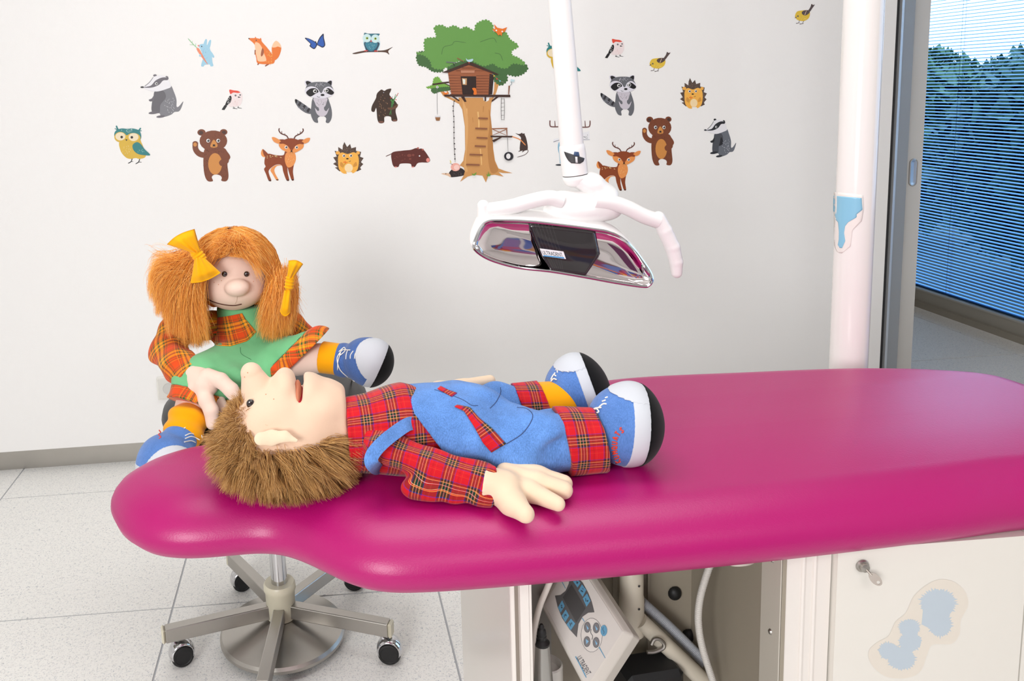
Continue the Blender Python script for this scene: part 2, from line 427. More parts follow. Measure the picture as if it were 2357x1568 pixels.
# window wall: floor-length aluminium windows with a blind inside the glazing
XW = 3.04
m_wframe = mat('window_frame_metal', (176, 172, 162), .5, .3)
structure('wall_right', (XW, -2.4, 0), (XW+.14, .55, 2.7), m_wall)
structure('trim_5', (XW-.03, .55, 0), (XW+.1, 6.2, .03), mat('sill_plinth', (150, 144, 132), .6))
structure('trim_6', (XW, .55, 2.45), (XW+.14, 6.2, 2.7), m_wall)
m_slat = mat('slat_daylight_blue', (112, 184, 255), .4, .55)  # white-grey slats; the blue cast of the daylight is put into their colour
m_glass = mat('window_glass', (255, 255, 255), .02, trans=1.0)
m_glass.node_tree.nodes['Principled BSDF'].inputs['IOR'].default_value = 1.02
def window(n, ya, yb, detailed):
    w = MB().box((XW-.012, ya, .03), (XW+.06, yb, .092)).box((XW-.012, ya, 2.38), (XW+.06, yb, 2.45)).box((XW-.012, ya, .092), (XW+.06, ya+.05, 2.38)).box((XW-.012, yb-.05, .092), (XW+.06, yb, 2.38))
    w = w.out('window_%d' % n, m_wframe, smooth=False); w['kind'] = 'structure'
    for dx in (0.006, .05):
        g = MB().box((XW+dx, ya+.05, .092), (XW+dx+.003, yb-.05, 2.38)).out('pane', m_glass, w, smooth=False)
    MB().box((XW-.014, ya, .084), (XW-.0121, yb, .0915)).out('glazing_bead', mat('glazing_bead', (198, 196, 190), .4, .4), w, smooth=False)
    xs = XW+.028; hw, ang, pit = .0075, math.radians(19), .0158
    c, s = math.cos(ang)*hw, math.sin(ang)*hw; arch = .0008
    prof = np.array([(-c, -s), (-c*.4, -s*.4+arch), (c*.4, s*.4+arch), (c, s)])
    Yv = np.array([ya+.056, yb-.056]); V0 = np.array([[p[0], y, p[1]] for y in Yv for p in prof]); F0 = [(k, k+1, k+5, k+4) for k in range(3)]
    zs = np.arange(.102, 2.37, pit)
    if detailed:
        bl = empty('window_blind', (xs, (ya+yb)/2, .095), 'slatted blind coloured with blue daylight inside the tall window beside the sliding door', 'blind')
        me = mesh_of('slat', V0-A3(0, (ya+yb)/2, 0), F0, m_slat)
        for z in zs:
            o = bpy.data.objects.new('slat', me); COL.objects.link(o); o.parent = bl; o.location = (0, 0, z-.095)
        for yy in (ya+.27, yb-.27, (ya+yb)/2):
            for k in (-1, 1): MB().tube([(xs+k*.0078, yy, .095), (xs+k*.0078, yy, 2.37)], .0007, 5).out('ladder_cord', mat('blind_cord', (190, 205, 220), .7), bl)
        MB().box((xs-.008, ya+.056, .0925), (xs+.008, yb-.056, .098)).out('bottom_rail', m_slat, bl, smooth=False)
    else:
        mb = MB()
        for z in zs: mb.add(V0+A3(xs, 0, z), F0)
        o = mb.out('window_blind', m_slat, sh=0); tag(o, 'slatted blind coloured with blue daylight inside the window beside the couch', 'blind')
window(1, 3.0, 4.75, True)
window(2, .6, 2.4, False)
structure('trim_7', (XW-.012, 2.4, .03), (XW+.06, 3.0, 2.45), m_wframe)
structure('trim_8', (XW-.012, 4.75, .03), (XW+.06, 6.2, 2.45), m_wframe)

# trees outside
def tree(name, c, h, spread, label, seed, m_leaf):
    rs = np.random.RandomState(seed)
    t = empty(name, c, label, 'tree', 'trees outside the window')
    c = np.array(c, float)
    mb = MB(); mb.tube([c, c+(0.05, .04, h*.35), c+(0, -.06, h*.8)], [.09, .07, .03], 8)
    for k in range(6):
        a = rs.uniform(0, 6.28); z = h*rs.uniform(.3, .7); mb.tube([c+(0, 0, z), c+(spread*.6*math.cos(a), spread*.6*math.sin(a), z+h*.2)], [.03, .01], 6)
    mb.out('trunk', mat('bark', (70, 58, 48), .9), t)
    n = 5200; d = rs.normal(size=(n, 3)); d /= np.linalg.norm(d, axis=1)[:, None]; rad = rs.uniform(.5, 1, n)**.5
    P = c+A3(0, 0, h*.55)+d*rad[:, None]*A3(spread, spread, h*.45); q = rs.normal(size=(n, 3)); q /= np.linalg.norm(q, axis=1)[:, None]
    u = np.cross(q, [0, 0, 1.]); u /= np.linalg.norm(u, axis=1)[:, None]; s = rs.uniform(.09, .2, n)[:, None]
    V = np.stack([P-u*s*.5, P+q*s*.2-np.cross(u, q)*0, P+u*s*.5, P+q*s], 1).reshape(-1, 3); F = np.arange(n*4).reshape(-1, 4)
    f = O('foliage', V, F, m_leaf, t, False); f['kind'] = 'stuff'
ml1 = mat('dark_leaf', (44, 74, 52), .7); ml2 = mat('olive_leaf', (70, 96, 58), .7)
for i, (x, y, h_, k, lb) in enumerate(((4.9, 5.2, 1.48, 0, 'dark bushy tree nearest the window pane'), (5.0, 6.85, 1.43, 1, 'olive bushy tree left of the nearest dark one outside the window'), (7.0, 7.5, 1.58, 0, 'dark bushy tree in the second row outside the window'), (7.0, 9.6, 1.5, 1, 'olive bushy tree in the second row outside the window'), (9.4, 10.4, 1.62, 0, 'farthest dark tree outside, seen between blind slats'), (9.4, 12.7, 1.68, 1, 'farthest olive tree outside, seen between blind slats'))):
    tree('leafy_tree', (x, y, -.3), h_, .72 if i < 2 else .9, lb, i+1, (ml1, ml2)[k])
structure('ground', (XW+.14, -6, -.4), (14, 16, -.3), mat('garden_ground', (86, 92, 78), .9))
bpy.data.objects['ground']['kind'] = 'structure'
# hedge wall of the garden, seen dark between the slats
# ------------------------------------------------------------------ pink treatment couch
def leather_mat():
    m, nt, b = nodes('pink_leatherette'); L = nt.links; tc = N(nt, 'TexCoord')
    b.inputs['Base Color'].default_value = lin(174, 9, 104); b.inputs['Roughness'].default_value = .38; b.inputs['Specular IOR Level'].default_value = .5
    v = N(nt, 'TexVoronoi', Scale=520.0); n = N(nt, 'TexNoise', Scale=260.0, Detail=3.0)
    for x in (v, n): L.new(tc.outputs['Object'], x.inputs['Vector'])
    a = N(nt, 'Math', operation='ADD'); L.new(v.outputs['Distance'], a.inputs[0]); L.new(n.outputs['Fac'], a.inputs[1])
    bp = N(nt, 'Bump', Strength=.09, Distance=.001); L.new(a.outputs[0], bp.inputs['Height']); L.new(bp.outputs[0], b.inputs['Normal'])
    return m
m_pink = leather_mat()
ZT = .72
near = [(255, 1165), (262, 1200), (285, 1232), (330, 1257), (380, 1267), (440, 1269), (520, 1263), (590, 1257), (640, 1261), (690, 1279), (740, 1303), (790, 1326), (850, 1342), (930, 1348), (1100, 1339), (1400, 1313), (1800, 1273), (2200, 1225), (2357, 1203)]
pl = [on_z(x, y, .664)[:2] for x, y in near]
pl += [(.97, .945), (1.08, .975), (1.16, 1.05), (1.185, 1.15)]
pl += [on_z(x, y, .694)[:2] for x, y in ((2357, 888), (2250, 866), (2150, 858), (2050, 854), (1910, 854), (1700, 862), (1410, 877))]
pl += [(.3, 1.408), (.13, 1.404), (.05, 1.394), (-.02, 1.358), (-.07, 1.318), (-.12, 1.298)]
pl += [(-.19, 1.292), (-.240, 1.281), (-.292, 1.250), (-.325, 1.205)]
ol = spline(np.array(pl), 10)
d = np.linalg.norm(np.diff(np.vstack([ol, ol[:1]]), axis=0), axis=1); cum = np.concatenate([[0], np.cumsum(d)])
sN = 360; ss = np.linspace(0, cum[-1], sN, endpoint=False); olc = np.vstack([ol, ol[:1]])
ol = np.stack([np.interp(ss, cum, olc[:, k]) for k in (0, 1)], 1)
for _ in range(3): ol = (np.roll(ol, 1, 0)+2*ol+np.roll(ol, -1, 0))/4
tn = np.roll(ol, -1, 0)-np.roll(ol, 1, 0); tn /= np.linalg.norm(tn, axis=1)[:, None]; nrm = np.stack([-tn[:, 1], tn[:, 0]], 1)   # inward (outline runs counter-clockwise)
prof = [(.075, .633), (.050, .6335), (.030, .637), (.014, .645), (.004, .656), (0, .668), (.0015, .677), (.007, .688), (.017, .699), (.032, .708), (.046, .7145), (.060, .7184), (.072, .72)]
V = np.vstack([np.column_stack([ol+nrm*i, np.full(sN, z)]) for i, z in prof]); F = []
for r in range(len(prof)-1):
    for k in range(sN): F.append((r*sN+k, r*sN+(k+1) % sN, (r+1)*sN+(k+1) % sN, (r+1)*sN+k))
top0 = (len(prof)-1)*sN
for t_ in tessellate_polygon([[Vector((V[top0+k][0], V[top0+k][1], 0)) for k in range(sN)]]):
    a_, b_, c_ = (V[top0+i] for i in t_); F.append(tuple(top0+i for i in (t_ if (b_[0]-a_[0])*(c_[1]-a_[1])-(b_[1]-a_[1])*(c_[0]-a_[0]) > 0 else t_[::-1])))
F.append(tuple(range(sN-1, -1, -1)))
couch = O('treatment_couch', V, F, m_pink); sharp(couch, 60)
tag(couch, 'magenta leatherette couch top with a rounded narrower head end', 'couch')

# ------------------------------------------------------------------ cabinet below the couch
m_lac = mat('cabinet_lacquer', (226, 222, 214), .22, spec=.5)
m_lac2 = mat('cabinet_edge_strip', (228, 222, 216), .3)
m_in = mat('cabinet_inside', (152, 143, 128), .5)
m_gap = mat('cabinet_gap', (70, 64, 58), .8)
FYc = .955
cab = empty('couch_cabinet', (.65, 1.18, 0), 'white lacquered cabinet base under the pink couch, open in the middle', 'cabinet')
MB().box((.2145, .986, 0), (.2325, 1.40, .637)).out('side_panel', m_lac, cab, smooth=False)
MB().tube([(.2185, .975, 0), (.2185, .975, .637)], .0062, 12).box((.2135, .976, 0), (.222, .986, .637)).out('side_edge', m_lac2, cab)
MB().box((.2175, .966, 0), (.2295, .977, .637)).out('gap_strip', mat('post_gap', (140, 130, 120), .8), cab, smooth=False)
MB().box((.2215, .955, 0), (.2325, .986, .637)).box((.2325, .9565, 0), (.2365, .984, .637)).out('corner_post', m_lac2, cab, smooth=False)
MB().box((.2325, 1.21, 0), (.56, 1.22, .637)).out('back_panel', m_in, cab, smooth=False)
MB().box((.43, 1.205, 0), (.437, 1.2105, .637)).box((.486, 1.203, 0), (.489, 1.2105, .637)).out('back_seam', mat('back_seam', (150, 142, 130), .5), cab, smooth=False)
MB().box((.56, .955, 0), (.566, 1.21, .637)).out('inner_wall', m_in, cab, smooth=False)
fl = MB().box((.5585, .955, 0), (.5605, 1.0, .637)).out('rivet_flange', mat('rivet_flange', (196, 190, 178), .45), cab, smooth=False)
for z in (.618, .515): MB().lathe([(0, .003), (.0028, .002), (.004, 0)], (.5585, .975, z), 12, basis(x=(0, 1, 0), z=(-1, 0, 0))).out('rivet', m_steel, fl)
MB().box((.566, .957, 0), (.6255, 1.39, .637)).out('cabinet_stile', m_lac2, cab, smooth=False)
for x in (.589, .604): MB().tube([(x, .9572, 0), (x, .9572, .637)], .0032, 8).out('stile_bead', m_lac2, cab)
MB().box((.6255, .962, 0), (1.12, 1.39, .637)).out('cabinet_body', m_gap, cab, smooth=False)
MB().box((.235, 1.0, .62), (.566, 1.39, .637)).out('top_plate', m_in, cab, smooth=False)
door = MB().box((.6275, .947, .02), (.8785, .962, .642)).out('cabinet_door', m_lac, cab, smooth=False)
MB().box((.8805, .947, .02), (1.115, .962, .642)).out('cabinet_door', m_lac, cab, smooth=False)
# cam lock with its key
lk = on_y(1984, 1302, .947)
Rk = basis(x=(1, 0, 0), z=(0, -1, 0))
MB().lathe([(.0082, 0), (.0085, .0015), (.0072, .0035), (.0058, .0037), (.0055, .0075), (.003, .0085), (0, .0085)], lk, 24, Rk).out('lock', m_steel, door)
kd = A3(.52, -.52, -.68); kd /= np.linalg.norm(kd)
kx = np.cross(kd, (0, 1, 0.2)); kx /= np.linalg.norm(kx); kn = np.cross(kd, kx)
kp = lk+A3(0, -.008, 0); a = np.linspace(0, 2*math.pi, 20, endpoint=False)
bow = kp+kd*.0145+np.outer(np.cos(a)*.0085, kd)+np.outer(np.sin(a)*.0058, kx)
hole = kp+kd*.019+np.outer(np.cos(a)*.002, kd)+np.outer(np.sin(a)*.002, kx)
tube_k = tube([kp+A3(0, .002, 0), kp+kd*.009], .0016, 8)
Vk = np.vstack([bow-kn*.0009, hole-kn*.0009, bow+kn*.0009, hole+kn*.0009]); Fk = []
for k in range(20):
    l = (k+1) % 20; Fk += [(k, l, 20+l, 20+k), (40+k, 60+k, 60+l, 40+l), (k, 40+k, 40+l, l), (20+k, 20+l, 60+l, 60+k)]
nk_ = len(Vk); Vk = np.vstack([Vk, tube_k[0]]); Fk += [tuple(i+nk_ for i in f) for f in tube_k[1]]
key = O('key', Vk, Fk, mat('key_metal', (150, 142, 134), .4, .8), None, False); tag(key, 'small steel key sticking in the cabinet door lock', 'key')

# ------------------------------------------------------------------ stool
m_chrome = mat('chrome', (208, 208, 210), .07, 1.0)
m_cream = mat('cream_plastic', (214, 208, 186), .35)
m_black = mat('black_rubber', (20, 20, 21), .55)
m_blackl = mat('black_leatherette', (22, 22, 24), .42, bump=(300, .1, .001))
sc = A3(-.146, 1.765, 0)
stool = empty('swivel_stool', sc, 'round black swivel stool with five steel castor arms behind the couch', 'stool')
MB().lathe([(0, .525), (.16, .525), (.205, .532), (.222, .552), (.2265, .572), (.222, .588), (.205, .598), (.17, .603), (.1, .606), (0, .607)], sc, 64).out('seat', m_blackl, stool, sh=0)
MB().lathe([(.0, .50), (.07, .50), (.075, .525)], sc, 32).out('seat_plate', m_steel, stool)
MB().lathe([(.0185, .115), (.0185, .51)], sc, 32).out('column', m_chrome, stool)
MB().lathe([(.012, .03), (.014, .12)], sc, 24).out('spindle', m_steel, stool)
MB().lathe([(.020, .148), (.0335, .148), (.0365, .143), (.037, .132), (.034, .126), (.0325, .062), (.02, .062)], sc, 40).out('hub_collar', m_cream, stool)
MB().lathe([(0, .066), (.022, .064), (.06, .052), (.10, .040), (.128, .034), (.139, .033), (.144, .027), (.144, .020), (.138, .016), (0, .016)], sc, 80).out('foot_disc', m_steel, stool)
for ang in (-96, -23.5, 49, 121, 194):
    a = math.radians(ang); u = A3(math.cos(a), math.sin(a), 0); v = A3(-u[1], u[0], 0); R = np.stack([u, v, A3(0, 0, 1)], 1)
    mb = MB().box((.028, -.0125, .066), (.262, .0125, .0985), R, sc); arm = mb.out('arm', m_steel, stool, smooth=False)
    bv = arm.modifiers.new('bevel', 'BEVEL'); bv.width = .0022; bv.segments = 2
    MB().box((.262, -.0135, .064), (.270, .0135, .0995), R, sc).out('end_cap', m_cream, arm, smooth=False).modifiers.new('bevel', 'BEVEL').width = .004
    cp = sc+u*.246+A3(0, 0, .031)
    wa = {-23.5: 258, 194: 292, 121: 290, 49: 255, -96: 270}[ang]; w = A3(math.cos(math.radians(wa)), math.sin(math.radians(wa)), 0)
    # twin-wheel castor: chrome hood over the two black wheels
    off = np.cross(w, (0, 0, 1)); off = off/np.linalg.norm(off)*(.014 if ang != 194 else .016); cp2 = cp+off*(-1 if ang in (194, 121) else -1)
    Rw = basis(x=(0, 0, 1), z=w)
    n = 18; aa = np.linspace(math.radians(-112), math.radians(112), n); ws = np.linspace(-1, 1, 7)
    Vh = np.array([cp2+Rw@A3((.0275-.0055*t*t)*math.cos(q), (.0275-.0055*t*t)*math.sin(q), t*.0175) for q in aa for t in ws])
    Fh = [(i*7+j, i*7+j+1, (i+1)*7+j+1, (i+1)*7+j) for i in range(n-1) for j in range(6)]
    hood = O('castor_hood', Vh, Fh, m_chrome, stool); hood.modifiers.new('solid', 'SOLIDIFY').thickness = .0018
    for sgn in (-1, 1):
        Rs = basis(x=(0, 0, 1), z=w*sgn)
        MB().lathe([(0, .0005), (.0235, .0005), (.0255, .004), (.0255, .0125), (.0235, .0165), (.019, .0175), (.0178, .0165), (0, .0165)], cp2-A3(0, 0, .005), 36, Rs).out('wheel', m_black, hood)
    MB().tube([cp+A3(0, 0, .012), cp+A3(0, 0, .037)], .0055, 12).out('castor_stem', m_chrome, hood)

# ------------------------------------------------------------------ lamp pole
m_white = mat('white_enamel', (240, 236, 233), .14, spec=.5)
pole_c = A3(.985, 1.48, 0)
pole = MB().lathe([(.07, 0), (.07, .012), (.034, .02), (.0322, .03), (.0322, 2.7), (0, 2.7)], pole_c, 48).out('lamp_pole', m_white); tag(pole, 'glossy white steel pole behind the couch with a blue splash sticker', 'pole')
# ------------------------------------------------------------------ vinyl stickers on the wall (flat prints, layered colours)
def op_poly(op):
    """-> list of closed 2-D polygons in drawing units"""
    k = op[0]
    if k == 'S': return [spline(np.array(op[2], float), 6)]
    if k == 'P': return [np.array(op[2], float)]
    if k == 'E':
        cx, cy, rx, ry = op[2][:4]; ro = op[2][4] if len(op[2]) > 4 else 0; a = np.linspace(0, 2*math.pi, 22, endpoint=False)
        x, y = rx*np.cos(a), ry*np.sin(a); return [np.stack([cx+x*math.cos(ro)-y*math.sin(ro), cy+x*math.sin(ro)+y*math.cos(ro)], 1)]
    if k == 'L':
        p = np.array(op[2], float); w = op[3]
        if len(p) > 2: p = spline(p, 4, False)
        t = np.gradient(p, axis=0); t /= np.linalg.norm(t, axis=1)[:, None]+1e-9; n = np.stack([-t[:, 1], t[:, 0]], 1)*w/2
        taper = np.ones(len(p))[:, None]; taper[-1] = .55; return [np.vstack([p+n*taper, (p-n*taper)[::-1]])]
    if k == 'D':   # dashes scattered in an ellipse: (cx,cy,rx,ry,count,len,width,angle,seed)
        cx, cy, rx, ry, c, l, w, an, sd = op[2]; rs = random.Random(sd); out = []
        for i in range(c):
            r, a = math.sqrt(rs.random()), rs.random()*6.283; x, y = cx+rx*r*math.cos(a), cy+ry*r*math.sin(a); q = an+rs.uniform(-.35, .35)
            u = np.array([math.cos(q), math.sin(q)])*l/2; v = np.array([-u[1], u[0]])/l*w; p = np.array([x, y]); out.append(np.array([p-u, p+v, p+u, p-v]))
        return out
    if k == 'B':   # leafy outline: bumps along the edge
        p = spline(np.array(op[2], float), 10); dd = np.linalg.norm(np.diff(np.vstack([p, p[:1]]), axis=0), axis=1); s = np.cumsum(dd)
        t = np.roll(p, -1, 0)-np.roll(p, 1, 0); t /= np.linalg.norm(t, axis=1)[:, None]+1e-9; n = np.stack([t[:, 1], -t[:, 0]], 1)
        L = s[-1]; m = int(L/4); ss = np.linspace(0, L, m, endpoint=False); q = np.stack([np.interp(ss, s, p[:, i]) for i in (0, 1)], 1); nn = np.stack([np.interp(ss, s, n[:, i]) for i in (0, 1)], 1)
        return [q+nn*(np.abs(np.sin(ss/op[3]*math.pi))*op[3]*.45)[:, None]]
def vinyl(c):
    n = 'print_%02x%02x%02x' % c
    return mat(n, c, .42, spec=.4, bump=(420, .12, .002))
def draw(name, ops, to_px, label, cat='wall sticker', group=None):
    V, F, MI, mats = [], [], [], []; n = 0; zl = 0
    for op in ops:
        zl += 1; m = vinyl(op[1])
        if m not in mats: mats.append(m)
        for poly in op_poly(op):
            px = to_px(poly); Y = WY-.0003-.00007*zl
            P = np.array([on_y(x, y, WY) for x, y in px]); P[:, 1] = Y
            tri = tessellate_polygon([[Vector((p[0], p[2], 0)) for p in P]])
            V.append(P); 
            for t in tri:
                a, b, c = (P[i] for i in t); cr = (b[0]-a[0])*(c[2]-a[2])-(b[2]-a[2])*(c[0]-a[0])
                F.append(tuple(i+n for i in (t if cr > 0 else t[::-1]))); MI.append(mats.index(m))
            n += len(P)
    o = O(name, np.vstack(V), F, mats, None, False, mi=MI); tag(o, label, cat, group or 'animal stickers on the wall'); return o
def zoomed(ox, oy, s): return lambda p: np.array([ox, oy])+np.asarray(p)/s
R1 = zoomed(240, 50, 4.021); R2 = zoomed(580, 50, 4.021); R3 = zoomed(930, 30, 3.826); R4 = zoomed(1230, 60, 3.92)
def moved(base, b0, b1):
    """the same drawing inside another box (x0,y0,x1,y1 on the wall)"""
    def f(p):
        q = base(p); return np.stack([b1[0]+(q[:, 0]-b0[0])*(b1[2]-b1[0])/(b0[2]-b0[0]), b1[1]+(q[:, 1]-b0[1])*(b1[3]-b1[1])/(b0[3]-b0[1])], 1)
    return f
K = (24, 22, 24); WH = (246, 246, 246)
def eye(x, y, r, c=K): return [('E', WH, (x, y, r, r)), ('E', c, (x+r*.1, y, r*.68, r*.68)), ('E', WH, (x-r*.15, y-r*.3, r*.2, r*.2))]
BR, TAN = (122, 66, 40), (208, 140, 70)
bear = [('E', BR, (900, 1025, 38, 30)), ('E', BR, (1105, 1022, 35, 28)), ('E', (74, 46, 36), (895, 1028, 21, 18)), ('E', (74, 46, 36), (1108, 1025, 19, 17)),
 ('L', BR, [(843, 1118), (846, 1180), (885, 1225), (960, 1240)], 52), ('E', BR, (842, 1125, 25, 20)),
 ('S', BR, [(945, 1165), (918, 1260), (925, 1400), (955, 1472), (1005, 1475), (995, 1440), (1010, 1420), (1040, 1414), (1075, 1425), (1088, 1445), (1085, 1472), (1130, 1475), (1150, 1430), (1140, 1310), (1167, 1255), (1140, 1205), (1095, 1165)]),
 ('E', BR, (1010, 1103, 128, 96)), ('E', TAN, (841, 1137, 17, 19)), ('E', TAN, (1026, 1316, 64, 100)),
 ('S', BR, [(1150, 1255), (1110, 1275), (1080, 1278), (1062, 1305), (1080, 1334), (1115, 1325), (1150, 1300)]),
 ('D', (92, 46, 26), (1010, 1080, 105, 60, 40, 11, 4, 1.2, 1)), ('D', (92, 46, 26), (940, 1330, 22, 110, 22, 11, 4, 1.4, 2)), ('D', (92, 46, 26), (1110, 1380, 30, 70, 22, 11, 4, 1.4, 3)), ('D', (92, 46, 26), (1030, 1195, 90, 25, 24, 11, 4, 1.4, 4)),
 ('S', TAN, [(1014, 1092), (988, 1130), (984, 1158), (1015, 1167), (1046, 1158), (1045, 1130)]), ('E', K, (1016, 1143, 13, 8)), ('L', K, [(1000, 1160), (1016, 1152), (1032, 1160)], 3)]+eye(962, 1101, 17)+eye(1055, 1101, 17)
TE, YE = (38, 126, 128), (216, 178, 60)
owl = [('L', K, [(260, 1262), (248, 1295), (220, 1312)], 8), ('L', K, [(246, 1296), (268, 1295)], 6), ('L', K, [(330, 1262), (318, 1298), (290, 1316)], 8), ('L', K, [(318, 1299), (346, 1300)], 6),
 ('S', YE, [(150, 1100), (150, 1190), (195, 1252), (240, 1270), (290, 1262), (332, 1270), (385, 1240), (345, 1120), (310, 1080)]),
 ('L', TE, [(135, 1008), (120, 985), (112, 962)], 14), ('L', TE, [(130, 1005), (97, 988)], 10), ('L', TE, [(318, 1008), (330, 995), (338, 983)], 13), ('L', TE, [(320, 1010), (347, 1010)], 10),
 ('S', TE, [(93, 1040), (112, 1005), (160, 988), (215, 992), (260, 988), (320, 1005), (342, 1050), (335, 1090), (300, 1105), (215, 1105), (140, 1105), (103, 1085)]),
 ('E', YE, (150, 1068, 56, 48)), ('E', YE, (270, 1075, 66, 45)), ('S', YE, [(190, 1060), (220, 1055), (235, 1120), (180, 1120)]),
 ('E', (238, 222, 190), (150, 1062, 46, 37)), ('E', (238, 222, 190), (272, 1068, 46, 37)), ('E', K, (162, 1068, 12, 12)), ('E', K, (256, 1070, 12, 12)), ('P', (60, 40, 30), [(195, 1087), (217, 1090), (205, 1105)]),
 ('S', TE, [(264, 1140), (300, 1115), (335, 1130), (375, 1180), (426, 1233), (370, 1235), (310, 1222), (270, 1185)]),
 ('D', (190, 222, 214), (215, 1008, 55, 18, 16, 13, 5, 1.5, 5)), ('D', (240, 220, 150), (205, 1185, 45, 45, 22, 11, 5, 1.3, 6)), ('D', (150, 206, 196), (340, 1195, 45, 22, 9, 14, 4, .5, 7))]
def badger(g, d, st):
    return [('S', g, [(470, 640), (455, 690), (440, 760), (440, 830), (470, 850), (510, 848), (525, 872), (560, 880), (620, 860), (650, 836), (690, 830), (712, 800), (731, 738), (692, 782), (670, 785), (668, 720), (645, 650), (610, 585), (540, 600)]),
 ('S', d, [(470, 645), (455, 700), (440, 760), (443, 830), (510, 842), (520, 770), (570, 700), (545, 640)]),
 ('E', st, (458, 842, 48, 13, -.12)), ('E', st, (522, 878, 40, 11, -.1)), ('S', st, [(462, 680), (440, 710), (413, 722), (425, 738), (458, 728)]), ('S', st, [(545, 680), (570, 720), (560, 755), (520, 770), (530, 735)]) if st[0] < 50 else ('E', d, (530, 700, 12, 12)),
 ('E', st, (470, 498, 17, 11)), ('E', st, (577, 520, 17, 17)),
 ('S', (234, 233, 238), [(360, 606), (400, 582), (440, 530), (480, 502), (540, 500), (590, 525), (606, 560), (618, 602), (580, 622), (500, 645), (440, 642), (385, 625)]),
 ('S', st, [(362, 607), (430, 592), (475, 545), (535, 517), (592, 520), (586, 540), (545, 545), (510, 582), (460, 605), (410, 612)]), ('E', (40, 38, 42), (352, 606, 17, 8)),
 ('L', st, [(375, 598), (420, 560), (455, 512)], 5), ('D', (206, 208, 214), (610, 770, 50, 75, 34, 13, 5, 1.3, 8))]+eye(483, 574, 12)
RG = (104, 106, 112); LG = (224, 222, 232)
rac = [('S', RG, [(397, 725), (410, 718), (470, 755), (550, 815), (552, 852), (500, 845), (440, 805), (405, 758)]),
 ('S', K, [(397, 725), (410, 718), (420, 727), (412, 752), (403, 750)])]+[('P', (48, 46, 52), [(x, y), (x+17, y+13), (x-2, y+48), (x-20, y+33)]) for x, y in ((443, 738), (483, 766), (523, 795))]+[
 ('D', LG, (470, 785, 60, 30, 14, 8, 4, .6, 9)),
 ('S', RG, [(572, 700), (548, 790), (545, 860), (570, 920), (600, 936), (612, 930), (608, 895), (632, 875), (665, 875), (687, 895), (683, 930), (712, 936), (737, 890), (738, 820), (715, 740), (688, 700)]),
 ('S', (204, 198, 208), [(575, 706), (690, 706), (690, 745), (668, 790), (606, 790), (580, 745)]),
 ('S', (204, 198, 208), [(583, 798), (608, 826), (622, 815), (615, 780), (662, 780), (668, 812), (688, 828), (712, 798), (695, 850), (668, 874), (628, 874), (598, 848)]), ('D', RG, (635, 745, 45, 28, 18, 9, 4, 1.5, 10)),
 ('S', LG, [(487, 552), (520, 543), (562, 565), (520, 612), (495, 590)]), ('S', LG, [(683, 568), (715, 543), (742, 548), (740, 590), (725, 608)]), ('S', K, [(498, 555), (522, 550), (555, 572), (522, 602), (505, 580)]), ('S', K, [(690, 572), (718, 548), (738, 552), (734, 590), (718, 598)]),
 ('S', RG, [(492, 640), (512, 585), (560, 562), (625, 557), (690, 562), (732, 590), (757, 645), (735, 685), (690, 704), (610, 708), (540, 692), (505, 672)]),
 ('S', LG, [(489, 645), (505, 612), (550, 598), (602, 615), (640, 662), (668, 618), (710, 600), (745, 620), (761, 655), (730, 690), (660, 710), (580, 706), (520, 686)]),
 ('S', K, [(502, 652), (540, 620), (590, 618), (616, 648), (590, 665), (545, 692), (515, 678)]), ('S', K, [(667, 638), (700, 614), (735, 630), (759, 657), (735, 677), (690, 660)])]+eye(583, 643, 17)+eye(690, 637, 17)+[('E', K, (653, 678, 18, 10)), ('L', K, [(603, 690), (615, 699), (630, 697)], 3), ('D', LG, (625, 585, 48, 22, 20, 10, 4, 1.5, 11))]
DB, DT = (142, 66, 30), (236, 152, 84); AN = (98, 54, 44)
